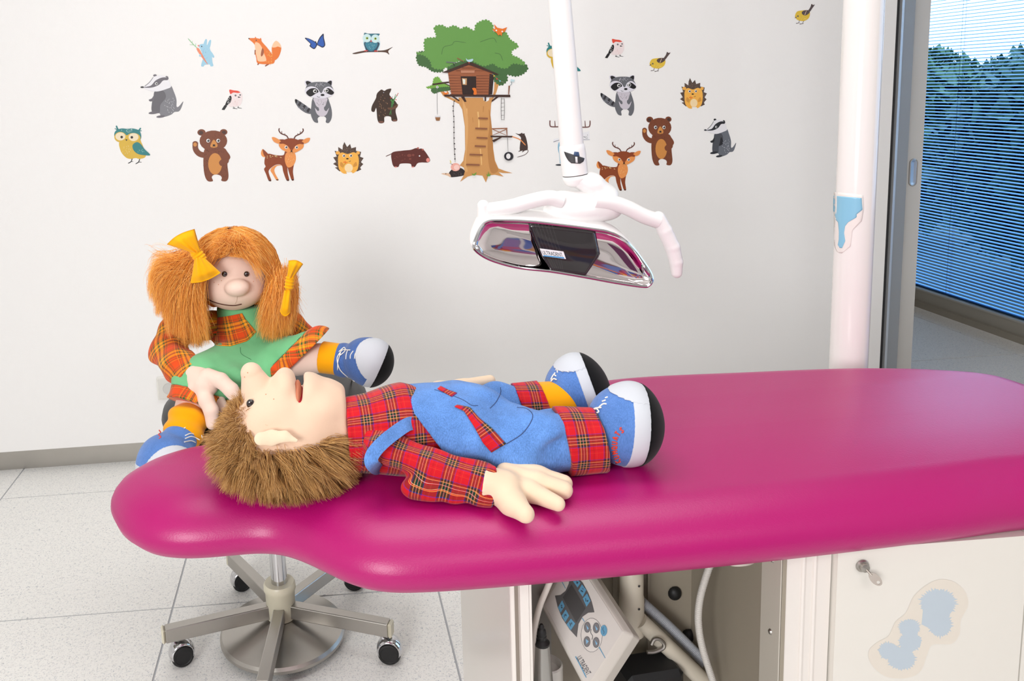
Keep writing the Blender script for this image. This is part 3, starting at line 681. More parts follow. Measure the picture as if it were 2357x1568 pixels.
deer = [('L', AN, [(337, 1083), (318, 1055), (270, 1035), (250, 1008), (253, 985)], 11), ('L', AN, [(305, 1054), (303, 1033)], 7), ('L', AN, [(276, 1040), (275, 1012)], 8), ('L', AN, [(390, 1083), (405, 1058), (450, 1036), (474, 1010), (470, 988)], 11), ('L', AN, [(425, 1050), (422, 1033)], 7), ('L', AN, [(447, 1040), (447, 1014)], 8),
 ('S', DT, [(235, 1325), (278, 1330), (232, 1335), (207, 1370), (217, 1410), (245, 1463), (225, 1466), (190, 1410), (171, 1375), (190, 1345)]),
 ('S', DB, [(312, 1195), (290, 1235), (220, 1235), (150, 1222), (122, 1255), (115, 1310), (126, 1340), (112, 1365), (130, 1410), (154, 1470), (179, 1472), (161, 1420), (155, 1380), (185, 1345), (230, 1322), (275, 1330), (290, 1390), (319, 1466), (344, 1467), (331, 1400), (330, 1348), (341, 1390), (366, 1464), (388, 1463), (379, 1390), (388, 1325), (405, 1270), (385, 1200)]),
 ('S', DT, [(322, 1210), (388, 1208), (407, 1268), (382, 1330), (330, 1347), (303, 1275)]), ('S', DT, [(100, 1180), (83, 1215), (95, 1246), (125, 1248)]), ('S', DB, [(100, 1180), (130, 1203), (150, 1230), (122, 1248), (106, 1222)]),
 ('E', K, (166, 1471, 13, 4)), ('E', K, (234, 1464, 13, 4)), ('E', K, (332, 1467, 13, 4)), ('E', K, (377, 1463, 12, 4)),
 ('S', DB, [(240, 1095), (300, 1092), (300, 1135), (250, 1130)]), ('S', DB, [(490, 1095), (430, 1092), (430, 1135), (480, 1130)]),
 ('S', DT, [(184, 1072), (215, 1072), (267, 1105), (255, 1130), (205, 1112)]), ('S', DT, [(538, 1078), (505, 1078), (463, 1105), (470, 1130), (520, 1115)]),
 ('S', DT, [(248, 1140), (265, 1125), (330, 1110), (400, 1110), (460, 1125), (480, 1138), (465, 1175), (400, 1212), (360, 1219), (300, 1196), (265, 1172)]),
 ('S', DB, [(255, 1118), (292, 1095), (340, 1080), (390, 1082), (440, 1100), (478, 1120), (472, 1134), (438, 1132), (402, 1150), (367, 1193), (330, 1150), (292, 1130), (262, 1130)])]+eye(317, 1162, 14, (50, 50, 60))+eye(413, 1163, 14, (50, 50, 60))+[('E', K, (366, 1197, 10, 6)), ('L', K, [(352, 1211), (366, 1205), (382, 1211)], 3),
 ('D', (248, 214, 150), (200, 1250, 80, 20, 14, 13, 7, .1, 12)), ('D', (250, 206, 140), (355, 1265, 38, 50, 26, 8, 5, 1.2, 13))]
HB = (86, 68, 58)
hog = [('P', HB, [(855, 1113), (880, 1160), (908, 1132), (920, 1172), (963, 1160), (962, 1195), (1010, 1205), (1000, 1250), (1033, 1262), (1008, 1300), (1030, 1318), (1000, 1350), (1012, 1368), (975, 1385), (810, 1385), (768, 1350), (795, 1345), (750, 1315), (780, 1300), (752, 1255), (785, 1250), (765, 1195), (800, 1205), (798, 1160), (838, 1185), (840, 1150)]),
 ('D', (150, 126, 110), (880, 1180, 75, 30, 26, 13, 3, 1.4, 14)), ('D', (150, 126, 110), (785, 1300, 20, 60, 16, 13, 3, 1.1, 15)), ('D', (150, 126, 110), (1003, 1290, 16, 60, 16, 13, 3, 2, 16)),
 ('E', (240, 176, 84), (795, 1214, 20, 16)), ('E', (240, 176, 84), (982, 1214, 17, 16)),
 ('S', (246, 182, 80), [(800, 1240), (832, 1210), (885, 1224), (940, 1208), (980, 1235), (989, 1300), (975, 1370), (935, 1403), (922, 1392), (873, 1392), (878, 1406), (840, 1402), (805, 1362), (797, 1300)]),
 ('E', (248, 222, 176), (895, 1354, 38, 40)), ('S', (216, 150, 66), [(822, 1298), (848, 1322), (836, 1347), (815, 1330)]), ('S', (216, 150, 66), [(962, 1298), (972, 1330), (940, 1345), (940, 1322)]),
 ('L', (238, 124, 40), [(845, 1300), (885, 1302)], 10), ('L', (238, 124, 40), [(862, 1290), (868, 1318)], 9), ('L', (120, 140, 60), [(862, 1310), (838, 1355)], 3), ('E', K, (883, 1268, 12, 6)), ('L', K, [(896, 1292), (907, 1293), (913, 1285)], 3)]+eye(850, 1241, 13)+eye(915, 1240, 13)
OR, PE = (232, 120, 42), (250, 200, 160)
fox = [('L', (150, 78, 50), [(68, 376), (52, 400)], 18), ('L', (150, 78, 50), [(155, 388), (122, 412)], 18), ('P', OR, [(22, 160), (32, 137), (45, 160)]), ('P', OR, [(68, 162), (82, 148), (90, 175)]),
 ('S', OR, [(-33, 156), (0, 152), (40, 152), (75, 162), (100, 195), (140, 240), (185, 300), (210, 350), (200, 385), (150, 393), (90, 392), (48, 380), (40, 340), (30, 290), (33, 240), (15, 200)]),
 ('S', PE, [(28, 195), (65, 200), (95, 245), (110, 290), (132, 345), (122, 366), (60, 366), (45, 330), (32, 270)]), ('E', K, (-28, 156, 6, 5)),
 ('S', OR, [(203, 358), (190, 310), (183, 250), (195, 205), (222, 177), (255, 200), (271, 240), (262, 290), (240, 335)]), ('S', PE, [(188, 236), (195, 205), (222, 177), (255, 200), (269, 238), (240, 230), (215, 238)]),
 ('S', (160, 88, 56), [(95, 245), (109, 265), (106, 300), (88, 322), (82, 300)]), ('L', (160, 88, 56), [(30, 262), (27, 305)], 12), ('E', (70, 70, 80), (40, 172, 6, 5)), ('D', (250, 190, 90), (160, 330, 35, 70, 20, 16, 5, 1.3, 17))]
RB = (160, 206, 228)
rabbit = [('S', RB, [(912, 240), (928, 178), (944, 160), (951, 180), (942, 240)]), ('S', RB, [(948, 245), (965, 188), (981, 168), (989, 182), (975, 245)]),
 ('S', RB, [(872, 222), (905, 206), (945, 212), (972, 235), (985, 270), (1002, 292), (1019, 325), (1006, 334), (998, 325), (1001, 370), (1009, 408), (985, 413), (975, 396), (930, 400), (918, 414), (897, 410), (905, 370), (917, 330), (905, 290), (888, 250)]),
 ('L', (150, 200, 150), [(864, 248), (820, 205), (775, 155)], 7), ('L', (150, 200, 150), [(845, 230), (848, 200)], 5), ('L', (150, 200, 150), [(830, 215), (790, 212)], 5), ('L', (150, 200, 150), [(815, 200), (815, 178)], 4),
 ('S', (234, 138, 104), [(854, 252), (874, 246), (906, 300), (959, 398), (890, 312)]), ('E', RB, (888, 313, 10, 10)), ('E', (236, 130, 120), (873, 222, 8, 7)), ('E', K, (902, 229, 5, 5)), ('D', (120, 176, 206), (945, 310, 40, 70, 24, 6, 4, 1, 18))]
PK = (240, 226, 226)
wood = [('L', K, [(1190, 780), (1205, 800)], 6), ('L', K, [(1190, 800), (1232, 808)], 6), ('L', K, [(1232, 775), (1245, 795)], 6), ('L', K, [(1232, 795), (1272, 802)], 6), ('P', K, [(1113, 772), (1137, 780), (1112, 818), (1086, 814)]),
 ('S', PK, [(1170, 668), (1205, 642), (1255, 645), (1278, 680), (1274, 740), (1250, 777), (1200, 787), (1150, 777), (1163, 720)]), ('S', (228, 78, 60), [(1158, 630), (1195, 635), (1235, 640), (1258, 654), (1235, 660), (1195, 656), (1168, 670)]),
 ('S', K, [(1165, 684), (1179, 705), (1166, 750), (1130, 778), (1118, 772), (1140, 720)]), ('D', WH, (1150, 732, 16, 36, 20, 7, 5, .5, 19)), ('D', (232, 180, 180), (1220, 745, 40, 28, 20, 6, 4, 1, 20)), ('E', (120, 118, 122), (1215, 683, 9, 9)), ('E', (120, 118, 122), (1258, 678, 8, 8)), ('P', K, [(1237, 692), (1266, 700), (1240, 705)])]
YB = (228, 192, 66); DK = (86, 70, 66)
bird = [('L', DK, [(1085, 372), (1075, 400)], 6), ('L', DK, [(1050, 404), (1084, 398)], 6), ('L', DK, [(1125, 375), (1112, 404)], 6), ('L', DK, [(1084, 410), (1122, 404)], 6), ('S', DK, [(1160, 300), (1185, 262), (1196, 234), (1210, 242), (1227, 240), (1205, 270), (1180, 302)]),
 ('S', YB, [(1040, 335), (1060, 300), (1110, 290), (1168, 290), (1182, 320), (1167, 360), (1122, 383), (1070, 376), (1045, 356)]), ('S', DK, [(1104, 306), (1130, 290), (1174, 290), (1176, 312), (1140, 334), (1112, 326)]), ('L', (230, 200, 170), [(1132, 330), (1148, 292)], 6),
 ('P', DK, [(1034, 359), (1050, 344), (1056, 353)]), ('E', (80, 84, 92), (1067, 340, 7, 7)), ('D', (244, 222, 140), (1115, 362, 40, 16, 20, 6, 4, .5, 21))]
butterfly = [('S', (32, 40, 70), [(489, 150), (530, 157), (592, 190), (602, 212), (590, 242), (570, 253), (533, 226), (540, 205), (515, 180)]), ('S', (32, 40, 70), [(602, 208), (618, 160), (640, 128), (662, 111), (666, 150), (674, 185), (677, 220), (655, 240), (625, 227)]),
 ('S', (44, 92, 178), [(505, 158), (535, 164), (588, 195), (594, 212), (584, 236), (570, 244), (542, 222), (548, 206)]), ('S', (44, 92, 178), [(608, 208), (625, 165), (642, 140), (654, 128), (658, 152), (665, 187), (668, 215), (653, 231), (628, 220)]), ('L', (30, 26, 30), [(588, 180), (603, 222)], 7)]
branch_owl = [('S', (86, 62, 50), [(930, 293), (1000, 275), (1080, 264), (1180, 267), (1240, 260), (1303, 234), (1262, 270), (1270, 304), (1235, 284), (1150, 281), (1050, 284), (960, 299)]),
 ('S', (190, 226, 236), [(1030, 195), (1042, 180), (1060, 275), (1045, 250)]), ('S', (190, 226, 236), [(1186, 195), (1174, 180), (1158, 275), (1178, 245)]), ('S', (54, 76, 94), [(1040, 190), (1048, 245), (1070, 276), (1140, 276), (1166, 245), (1178, 195), (1110, 180)]),
 ('S', (62, 132, 152), [(1050, 195), (1105, 185), (1160, 195), (1150, 240), (1105, 272), (1062, 245)]), ('D', (150, 200, 210), (1105, 225, 32, 28, 22, 6, 4, 1, 22)), ('S', (64, 118, 134), [(1040, 104), (1075, 110), (1140, 110), (1182, 113), (1167, 140), (1172, 182), (1105, 196), (1045, 185), (1036, 150)]),
 ('E', (204, 232, 234), (1063, 152, 39, 39)), ('E', (204, 232, 234), (1141, 157, 39, 39)), ('E', (170, 196, 80), (1065, 153, 12, 12)), ('E', (170, 196, 80), (1142, 157, 12, 12)), ('E', K, (1066, 153, 6, 6)), ('E', K, (1143, 157, 6, 6)), ('P', (226, 70, 60), [(1094, 175), (1110, 175), (1102, 192)]), ('L', (226, 70, 60), [(1040, 270), (1072, 268)], 10), ('L', (226, 70, 60), [(1132, 272), (1166, 270)], 10)]
DBR = (64, 48, 38)
dbear = [('S', DBR, [(1160, 660), (1180, 640), (1200, 628), (1225, 640), (1250, 626), (1287, 620), (1283, 645), (1272, 672), (1290, 700), (1330, 740), (1346, 775), (1332, 805), (1330, 840), (1346, 910), (1320, 924), (1293, 915), (1282, 880), (1228, 880), (1222, 932), (1180, 938), (1160, 900), (1150, 800), (1132, 834), (1106, 826), (1110, 780), (1146, 710), (1152, 680)]),
 ('L', (70, 130, 70), [(1272, 862), (1296, 790), (1330, 670)], 6), ('L', (70, 130, 70), [(1288, 862), (1290, 780), (1352, 662)], 5), ('L', (70, 130, 70), [(1290, 770), (1300, 690)], 5), ('L', (70, 140, 70), [(1285, 720), (1312, 760)], 14), ('L', (70, 140, 70), [(1315, 715), (1300, 760)], 12),
 ('E', (220, 60, 60), (1332, 722, 5, 5)), ('E', (220, 60, 60), (1342, 680, 5, 5)), ('E', (220, 60, 60), (1283, 704, 5, 5)), ('E', (220, 60, 60), (1352, 664, 4, 4)),
 ('S', (104, 74, 56), [(1256, 796), (1300, 792), (1346, 762), (1347, 785), (1322, 808), (1268, 814)]), ('D', (170, 130, 96), (1210, 790, 48, 110, 30, 14, 4, 1.4, 23)), ('E', (150, 150, 160), (1218, 655, 5, 5)), ('E', (124, 84, 70), (1195, 928, 26, 9)), ('E', (124, 84, 70), (1322, 914, 20, 8))]
boar = [('L', (92, 46, 40), [(903, 353), (895, 357), (888, 360)], 1.6), ('S', (96, 46, 40), [(902, 352), (925, 347), (945, 345), (957, 341), (963, 343), (970, 342), (977, 347), (986, 360), (990, 369), (985, 374), (970, 374), (961, 376), (955, 384), (948, 384), (944, 377), (922, 377), (917, 384), (907, 384), (902, 372)]),
 ('E', (236, 150, 140), (985, 368.5, 4.2, 4.8)), ('E', (176, 96, 84), (962, 341, 2.6, 2)), ('E', (176, 96, 84), (973, 344.5, 2.4, 2)), ('E', (130, 70, 60), (942, 358, 5, 3.5)), ('E', (130, 70, 60), (951, 357, 3, 2.6)), ('E', (130, 70, 60), (944, 366, 3, 2)), ('D', (130, 70, 60), (920, 362, 14, 9, 12, 3, 2, 0, 24)), ('E', WH, (965.5, 359, 1.6, 1.6)), ('E', (236, 160, 150), (950, 384.5, 3, 1.2)), ('E', (236, 160, 150), (911, 384.5, 3, 1.2))]
GR, DG = (104, 156, 78), (70, 108, 62); TR, TRD = (208, 152, 92), (188, 132, 76); WB, WD = (158, 94, 62), (66, 44, 36)
tree_art = [('P', TR, [(480, 800), (425, 770), (345, 730), (318, 690), (350, 690), (390, 735), (440, 755), (500, 770)]), ('L', TR, [(375, 680), (395, 715)], 14), ('S', TR, [(765, 790), (790, 690), (800, 600), (836, 602), (815, 690), (790, 745)]),
 ('B', DG, [(115, 365), (180, 345), (300, 420), (340, 505), (260, 512), (195, 472), (130, 450)], 24), ('B', DG, [(480, 460), (700, 440), (880, 440), (960, 400), (1080, 470), (1055, 525), (985, 552), (905, 540), (905, 590), (850, 632), (790, 585), (765, 520)], 26),
 ('P', DG, [(380, 470), (560, 400), (800, 480), (800, 520), (380, 520)]), ('B', GR, [(108, 352), (180, 345), (188, 235), (285, 215), (270, 130), (330, 112), (380, 135), (440, 117), (500, 145), (545, 127), (620, 160), (640, 100), (720, 66), (775, 105), (785, 170), (880, 165), (930, 235), (1000, 290), (945, 330), (950, 375), (1005, 400), (1060, 450), (960, 440), (900, 480), (830, 470), (780, 440), (700, 460), (600, 420), (480, 420), (380, 470), (320, 490), (255, 475), (235, 420), (180, 370)], 26),
 ('L', DG, [(330, 365), (350, 300), (420, 280), (450, 250), (545, 262)], 4), ('L', DG, [(670, 255), (740, 230), (790, 222), (815, 262)], 4), ('L', DG, [(800, 352), (845, 365), (870, 420)], 4),
 ('B', (120, 172, 74), [(198, 658), (250, 635), (265, 580), (300, 568), (330, 608), (400, 650), (400, 672), (330, 668), (290, 660)], 18), ('B', DG, [(240, 672), (300, 660), (400, 655), (405, 676), (310, 690), (265, 705)], 16),
 ('P', TR, [(480, 745), (695, 745), (700, 770), (722, 782), (745, 770), (752, 745), (782, 745), (766, 800), (760, 900), (775, 1030), (785, 1200), (800, 1300), (830, 1368), (885, 1390), (955, 1410), (870, 1409), (830, 1400), (876, 1441), (800, 1424), (742, 1430), (720, 1492), (690, 1432), (620, 1424), (560, 1440), (493, 1486), (525, 1430), (535, 1395), (525, 1360), (490, 1342), (522, 1300), (538, 1200), (535, 1000), (512, 850), (478, 790)]),
 ('S', TRD, [(745, 850), (760, 900), (772, 1030), (783, 1200), (800, 1310), (830, 1385), (775, 1410), (745, 1330), (735, 1150), (752, 980)]), ('S', (222, 170, 110), [(515, 770), (560, 900), (560, 1100), (545, 1300), (560, 1390), (535, 1390), (530, 1330), (542, 1200), (538, 1000)]),
 ('L', (232, 182, 118), [(552, 840), (556, 890)], 9), ('L', (236, 190, 124), [(650, 870), (658, 960), (658, 1015)], 12), ('L', (236, 190, 124), [(670, 1195), (678, 1270), (682, 1340)], 10), ('L', TRD, [(603, 920), (606, 965)], 6), ('L', TRD, [(698, 820), (696, 875)], 7),
 ('P', WD, [(500, 738), (530, 738), (550, 780), (532, 784)]), ('P', WD, [(415, 735), (440, 735), (488, 768), (485, 778)]), ('P', WD, [(708, 738), (722, 738), (722, 776), (708, 776)]), ('P', WD, [(810, 738), (835, 738), (770, 785), (772, 768)]),
 ('L', WD, [(250, 630), (330, 618), (402, 608)], 14), ('L', WD, [(402, 640), (360, 622)], 8), ('L', (130, 130, 134), [(290, 660), (291, 800), (293, 895)], 3), ('E', (230, 230, 232), (292, 652, 11, 11)), ('E', (90, 90, 94), (292, 652, 5, 5)), ('P', (220, 222, 226), [(270, 905), (320, 905), (317, 918), (273, 918)]), ('P', (150, 104, 66), [(273, 918), (318, 918), (312, 948), (282, 948)]),
 ('P', WB, [(385, 520), (565, 452), (775, 530), (752, 720), (415, 720)]), ('P', (52, 36, 32), [(752, 535), (790, 545), (775, 716), (742, 720)])]+[
 ('L', (112, 62, 42), [(390+k*2, 548+k*24), (498+k*2, 548+k*24)], 5) for k in range(8)]+[('L', (112, 62, 42), [(634, 552+k*24), (762-k*2, 552+k*24)], 5) for k in range(7)]+[('L', (112, 62, 42), [(455, 508), (700, 508)], 5), ('L', (112, 62, 42), [(505, 484), (630, 484)], 5),
 ('P', (46, 32, 28), [(497, 558), (632, 558), (634, 718), (514, 718)]), ('P', (196, 150, 104), [(508, 574), (552, 576), (550, 634), (514, 632)]), ('P', (232, 236, 226), [(514, 580), (538, 586), (536, 626), (518, 624)]), ('P', (190, 132, 104), [(497, 506), (620, 506), (617, 528), (500, 528)]),
 ('P', WD, [(328, 525), (555, 434), (600, 438), (834, 540), (815, 546), (568, 456), (385, 526)]), ('P', WD, [(350, 718), (932, 720), (934, 741), (355, 736)]), ('S', OR, [(598, 664), (625, 660), (635, 680), (636, 716), (610, 716), (612, 690)]), ('P', OR, [(340, 693), (352, 702), (372, 702), (388, 695), (380, 718), (350, 718)]),
 ('S', (180, 214, 228), [(543, 398), (560, 412), (604, 404), (600, 424), (575, 432), (552, 424)]), ('L', (226, 90, 70), [(570, 432), (570, 444)], 8), ('L', (110, 114, 118), [(370, 432), (460, 438)], 10), ('L', K, [(430, 440), (445, 470)], 5), ('L', (150, 90, 64), [(466, 398), (525, 428)], 9),
 ('P', OR, [(790, 98), (818, 130), (865, 140), (906, 125), (885, 165), (862, 175), (856, 205), (845, 190), (828, 198), (812, 175), (772, 145), (800, 140)]), ('E', WH, (810, 154, 7, 7)), ('E', WH, (862, 164, 7, 7)),
 ('L', (140, 88, 62), [(923, 640), (918, 718)], 13), ('L', (120, 140, 150), [(928, 638), (945, 625), (938, 600)], 4), ('P', (196, 222, 228), [(938, 582), (972, 588), (966, 606), (934, 602)]), ('L', (150, 140, 130), [(775, 535), (830, 590), (880, 612)], 3), ('P', (226, 196, 70), [(784, 546), (800, 552), (786, 564)]), ('P', (212, 70, 60), [(808, 572), (824, 578), (812, 590)]), ('P', (120, 190, 210), [(834, 590), (850, 596), (840, 610)])]+[
 ('P', (146, 94, 66), [(a, b), (c, b+4), (c, b+18), (a-2, b+14)]) for a, b, c in ((652, 918, 735), (625, 1008, 730), (637, 1090, 732), (621, 1163, 717), (575, 1238, 688), (545, 1326, 662))]+[
 ('L', (96, 84, 82), [(437, 775), (430, 860), (437, 960), (437, 1150), (448, 1312)], 4)]+[('E', K, (x, y, 6, 5)) for x, y in ((440, 776), (428, 820), (430, 862), (436, 910), (435, 958), (436, 1006), (437, 1052), (438, 1100), (441, 1150), (446, 1196), (443, 1243), (445, 1284))]+[
 ('L', (120, 116, 116), [(852, 745), (850, 850), (853, 942)], 4), ('L', (120, 116, 116), [(878, 752), (880, 850), (876, 945)], 4)]+[('L', (120, 116, 116), [(850, y), (880, y-4)], 4) for y in (758, 795, 830, 862, 902, 940)]+[
 ('P', WD, [(757, 1079), (950, 1081), (945, 1096), (760, 1093)]), ('P', WD, [(770, 1120), (840, 1092), (862, 1092), (785, 1138)]), ('P', (150, 96, 66), [(768, 1014), (905, 1010), (905, 1020), (768, 1024)]), ('L', (150, 96, 66), [(898, 1010), (902, 1080)], 10), ('L', (150, 96, 66), [(775, 1022), (895, 1076)], 7), ('L', (150, 96, 66), [(895, 1022), (775, 1076)], 7),
 ('L', (120, 120, 122), [(905, 1090), (911, 1225)], 4), ('E', (44, 44, 50), (917, 1260, 41, 38)), ('E', (236, 235, 236), (914, 1260, 19, 24)), ('P', (110, 160, 70), [(592, 1410), (610, 1418), (625, 1405), (636, 1402), (620, 1430), (600, 1428)]), ('P', (110, 160, 70), [(722, 1415), (734, 1425), (738, 1390), (744, 1420), (758, 1412), (752, 1435), (726, 1436)])]
apple_hog = [('S', (50, 42, 42), [(393, 1415), (430, 1372), (500, 1365), (540, 1400), (520, 1432), (410, 1446)]), ('S', (226, 190, 160), [(328, 1416), (365, 1410), (400, 1415), (412, 1446), (380, 1432)]), ('E', (242, 178, 164), (453, 1357, 42, 36)), ('E', (250, 210, 200), (462, 1360, 24, 22)), ('L', (90, 60, 50), [(428, 1336), (402, 1322)], 4), ('L', (220, 210, 110), [(412, 1320), (406, 1296)], 10), ('E', K, (368, 1415, 4, 4)), ('D', (120, 108, 104), (470, 1410, 55, 25, 26, 8, 3, 1, 25))]
rat = [('S', (70, 54, 50), [(982, 1060), (1010, 1066), (1030, 1062), (1062, 1072), (1082, 1130), (1088, 1200), (1050, 1212), (1020, 1208), (1022, 1150), (1028, 1095)]), ('E', (70, 54, 50), (1036, 1062, 8, 6)), ('E', (70, 54, 50), (1056, 1066, 7, 6)), ('L', (70, 54, 50), [(1035, 1208), (1008, 1220)], 10), ('L', (70, 54, 50), [(1060, 1208), (1040, 1225)], 10), ('L', (90, 70, 66), [(1085, 1200), (1092, 1220), (1060, 1250), (995, 1270)], 5), ('L', (232, 150, 90), [(952, 1088), (1020, 1115), (1070, 1165)], 9)]
moose = [('E', (122, 88, 84), (320, 925, 70, 40)), ('S', (150, 194, 218), [(230, 1040), (400, 1040), (410, 1150), (300, 1180), (222, 1150)]), ('L', (122, 88, 84), [(140, 852), (141, 895), (160, 909), (250, 908)], 11), ('L', (122, 88, 84), [(187, 905), (184, 855)], 10), ('L', (122, 88, 84), [(390, 912), (480, 912), (500, 895), (502, 852)], 11), ('L', (122, 88, 84), [(459, 908), (456, 854)], 10), ('L', (122, 88, 84), [(422, 908), (420, 854)], 10),
 ('P', (238, 238, 242), [(172, 1020), (495, 950), (498, 1030), (168, 1052)]), ('L', (90, 92, 98), [(172, 1045), (240, 1024)], 5), ('L', (90, 92, 98), [(400, 1024), (500, 1025)], 4), ('L', (90, 92, 98), [(430, 1000), (480, 996)], 3), ('L', (90, 92, 98), [(432, 968), (434, 988)], 4), ('L', (90, 92, 98), [(478, 978), (480, 990)], 3), ('L', (90, 92, 98), [(445, 1000), (470, 1012), (482, 1008)], 3),
 ('P', (150, 194, 218), [(215, 1060), (300, 1060), (300, 1240), (230, 1240)]), ('E', (40, 48, 58), (222, 1253, 32, 7))]
BX = dict(bear=(443, 298, 530, 418), owl=(262.6, 289, 345.7, 378), badger=(323, 171, 421.5, 271), rac=(678.7, 184.8, 769, 282.5), deer=(600.9, 295, 713.5, 416.8), hog=(766.5, 326.8, 836.9, 400.6), wood=(510, 206.7, 557.8, 253.4), bird=(1494, 119.4, 1542.8, 165))
px_id = lambda p: np.asarray(p)
draw('owl_sticker', owl, R1, 'wall sticker of a yellow owl with teal wing, lowest at far left', group='stickers that appear twice')
draw('owl_sticker', owl, moved(R1, BX['owl'], (1257, 98, 1336, 183)), 'teal and yellow owl wall sticker half hidden behind the lamp arm')
draw('badger_sticker', badger((124, 124, 130), (98, 96, 102), (104, 100, 108)), R1, 'faded grey badger wall sticker above the yellow owl at far left')
draw('badger_sticker', badger((104, 108, 116), (74, 76, 82), (34, 34, 38)), moved(R1, BX['badger'], (1620, 273, 1694, 362)), 'dark badger wall sticker with black face stripe, rightmost of its row')
draw('rabbit_sticker', rabbit, R1, 'pale blue rabbit wall sticker holding a carrot')
draw('woodpecker_sticker', wood, R1, 'small red-capped bird wall sticker above the left brown bear')
draw('woodpecker_sticker', wood, moved(R1, BX['wood'], (1392, 90, 1436, 134)), 'small red-capped bird wall sticker right of the lamp arm')
draw('bear_sticker', bear, R1, 'waving brown bear wall sticker left of the spotted deer')
draw('bear_sticker', bear, moved(R1, BX['bear'], (1478, 269, 1551, 381)), 'waving brown bear wall sticker right of the lamp arm')
draw('fox_sticker', fox, R2, 'orange fox wall sticker with bushy pale-tipped tail')
draw('butterfly_sticker', butterfly, R2, 'blue butterfly wall sticker between fox and branch owl')
draw('branch_owl_sticker', branch_owl, R2, 'blue-grey owl on a branch wall sticker')
draw('raccoon_sticker', rac, R2, 'grey raccoon wall sticker left of the tree house')
draw('raccoon_sticker', rac, moved(R2, BX['rac'], (1382, 173, 1464, 265.6)), 'grey raccoon wall sticker right of the lamp arm')
draw('dark_bear_sticker', dbear, R2, 'very dark bear wall sticker holding green sprigs')
draw('deer_sticker', deer, R2, 'spotted deer wall sticker left of the hedgehog, wholly visible')
draw('deer_sticker', deer, moved(R2, BX['deer'], (1373, 326.6, 1474, 439.3)), 'spotted deer wall sticker partly behind the dental lamp')
draw('hedgehog_sticker', hog, R2, 'orange hedgehog wall sticker between deer and boar')
draw('hedgehog_sticker', hog, moved(R2, BX['hog'], (1565, 179.4, 1627, 250.6)), 'orange hedgehog wall sticker above the right badger')
draw('boar_sticker', boar, px_id, 'reddish brown boar wall sticker left of the tree trunk')
draw('tree_house_sticker', tree_art, R3, 'large wall sticker of a green tree with a wooden tree house')
draw('apple_hedgehog_sticker', apple_hog, R3, 'small dark hedgehog with a pink apple sticker at the tree foot')
draw('rat_sticker', rat, R3, 'small dark rat sticker beside the tyre swing')
draw('moose_sticker', moose, R4, 'moose wall sticker mostly hidden behind the lamp arm')
draw('yellow_bird_sticker', bird, R4, 'small yellow bird wall sticker above the right hedgehog')
draw('yellow_bird_sticker', bird, moved(R4, BX['bird'], (1828.5, 9, 1874.9, 56)), 'small yellow bird wall sticker alone at top right near the pole')
for o in COL.objects:
    if o.name.endswith('sticker') and o.get('group') == 'stickers that appear twice': o['group'] = 'animal stickers on the wall'
# ------------------------------------------------------------------ fabrics and skins of the puppets
RED = (206, 22, 36)
m_tartan = plaid('red_tartan', .0345, RED,
  [(.26, .285, (40, 48, 160)), (.285, .37, (84, 34, 30)), (.40, .475, (6, 52, 40)), (.475, .525, (140, 26, 28)), (.525, .60, (6, 52, 40)), (.63, .715, (84, 34, 30)), (.715, .74, (40, 48, 160))],
  [(.370, .379, (240, 196, 90)), (.394, .401, (240, 226, 150)), (.496, .504, (244, 236, 226)), (.599, .606, (240, 226, 150)), (.622, .631, (240, 196, 90)), (.86, .868, (70, 10, 16)), (.90, .908, (70, 10, 16)), (.995, 1.0, (228, 110, 50))])
m_gplaid = plaid('orange_green_plaid', .047, (224, 78, 28),
  [(.22, .25, (60, 90, 40)), (.30, .36, (20, 100, 50)), (.40, .46, (250, 180, 30)), (.50, .56, (20, 100, 50)), (.60, .66, (250, 180, 30)), (.70, .75, (20, 100, 50)), (.80, .83, (60, 90, 40))],
  [(.195, .205, (86, 86, 40)), (.375, .386, (246, 200, 80)), (.475, .487, (246, 200, 80)), (.575, .586, (246, 200, 80)), (.86, .872, (240, 176, 60)), (.93, .938, (110, 80, 40))])
m_denim = denim('light_blue_denim', (92, 138, 206))
m_denim2 = denim('shoe_denim', (84, 126, 194), .22)
m_denim3 = denim('darker_shoe_denim', (70, 104, 168), .22)
m_skin = mat('peach_velour', (234, 201, 175), .9, spec=.1, sheen=.25, noise=(30, .03), bump=(700, .12, .001))
m_skin2 = mat('pale_velour', (238, 210, 194), .9, spec=.1, sheen=.25, noise=(30, .03), bump=(700, .12, .001))
m_hand = mat('cream_velour', (236, 210, 182), .9, spec=.1, sheen=.25, noise=(40, .03), bump=(700, .12, .001))
m_grey = mat('grey_canvas', (206, 209, 216), .85, spec=.15, bump=(900, .15, .0008))
m_sole = mat('black_felt', (16, 16, 18), .95, spec=.1, sheen=.1)
m_sock = mat('orange_knit', (246, 166, 10), .9, spec=.1, bump=(500, .2, .001), sheen=.2)
m_lace = mat('white_cord', (240, 236, 228), .8)
m_thread = mat('red_thread', (226, 70, 52), .7)
m_seam = mat('dark_seam_thread', (58, 78, 122), .9)
m_bow = mat('yellow_bow_cloth', (252, 180, 16), .85, spec=.12, sheen=.2, bump=(400, .1, .001))
m_eye = mat('dark_glass_eye', (26, 12, 8), .04, spec=.8, coat=1)
m_tongue = mat('tongue_felt', (196, 122, 92), .9)
m_mouth = mat('red_mouth_felt', (176, 20, 40), .9)
m_fur = hairmat('brown_fur', [(134, 94, 50), (194, 146, 82), (210, 162, 98), (166, 118, 64), (228, 186, 128)])
m_furbase = mat('brown_fur_base', (96, 64, 32), .95)
m_orange = hairmat('orange_hair', [(226, 134, 40), (255, 186, 84), (250, 168, 62), (255, 206, 124), (236, 146, 52)])
m_orangeb = mat('orange_hair_base', (206, 116, 36), .9)

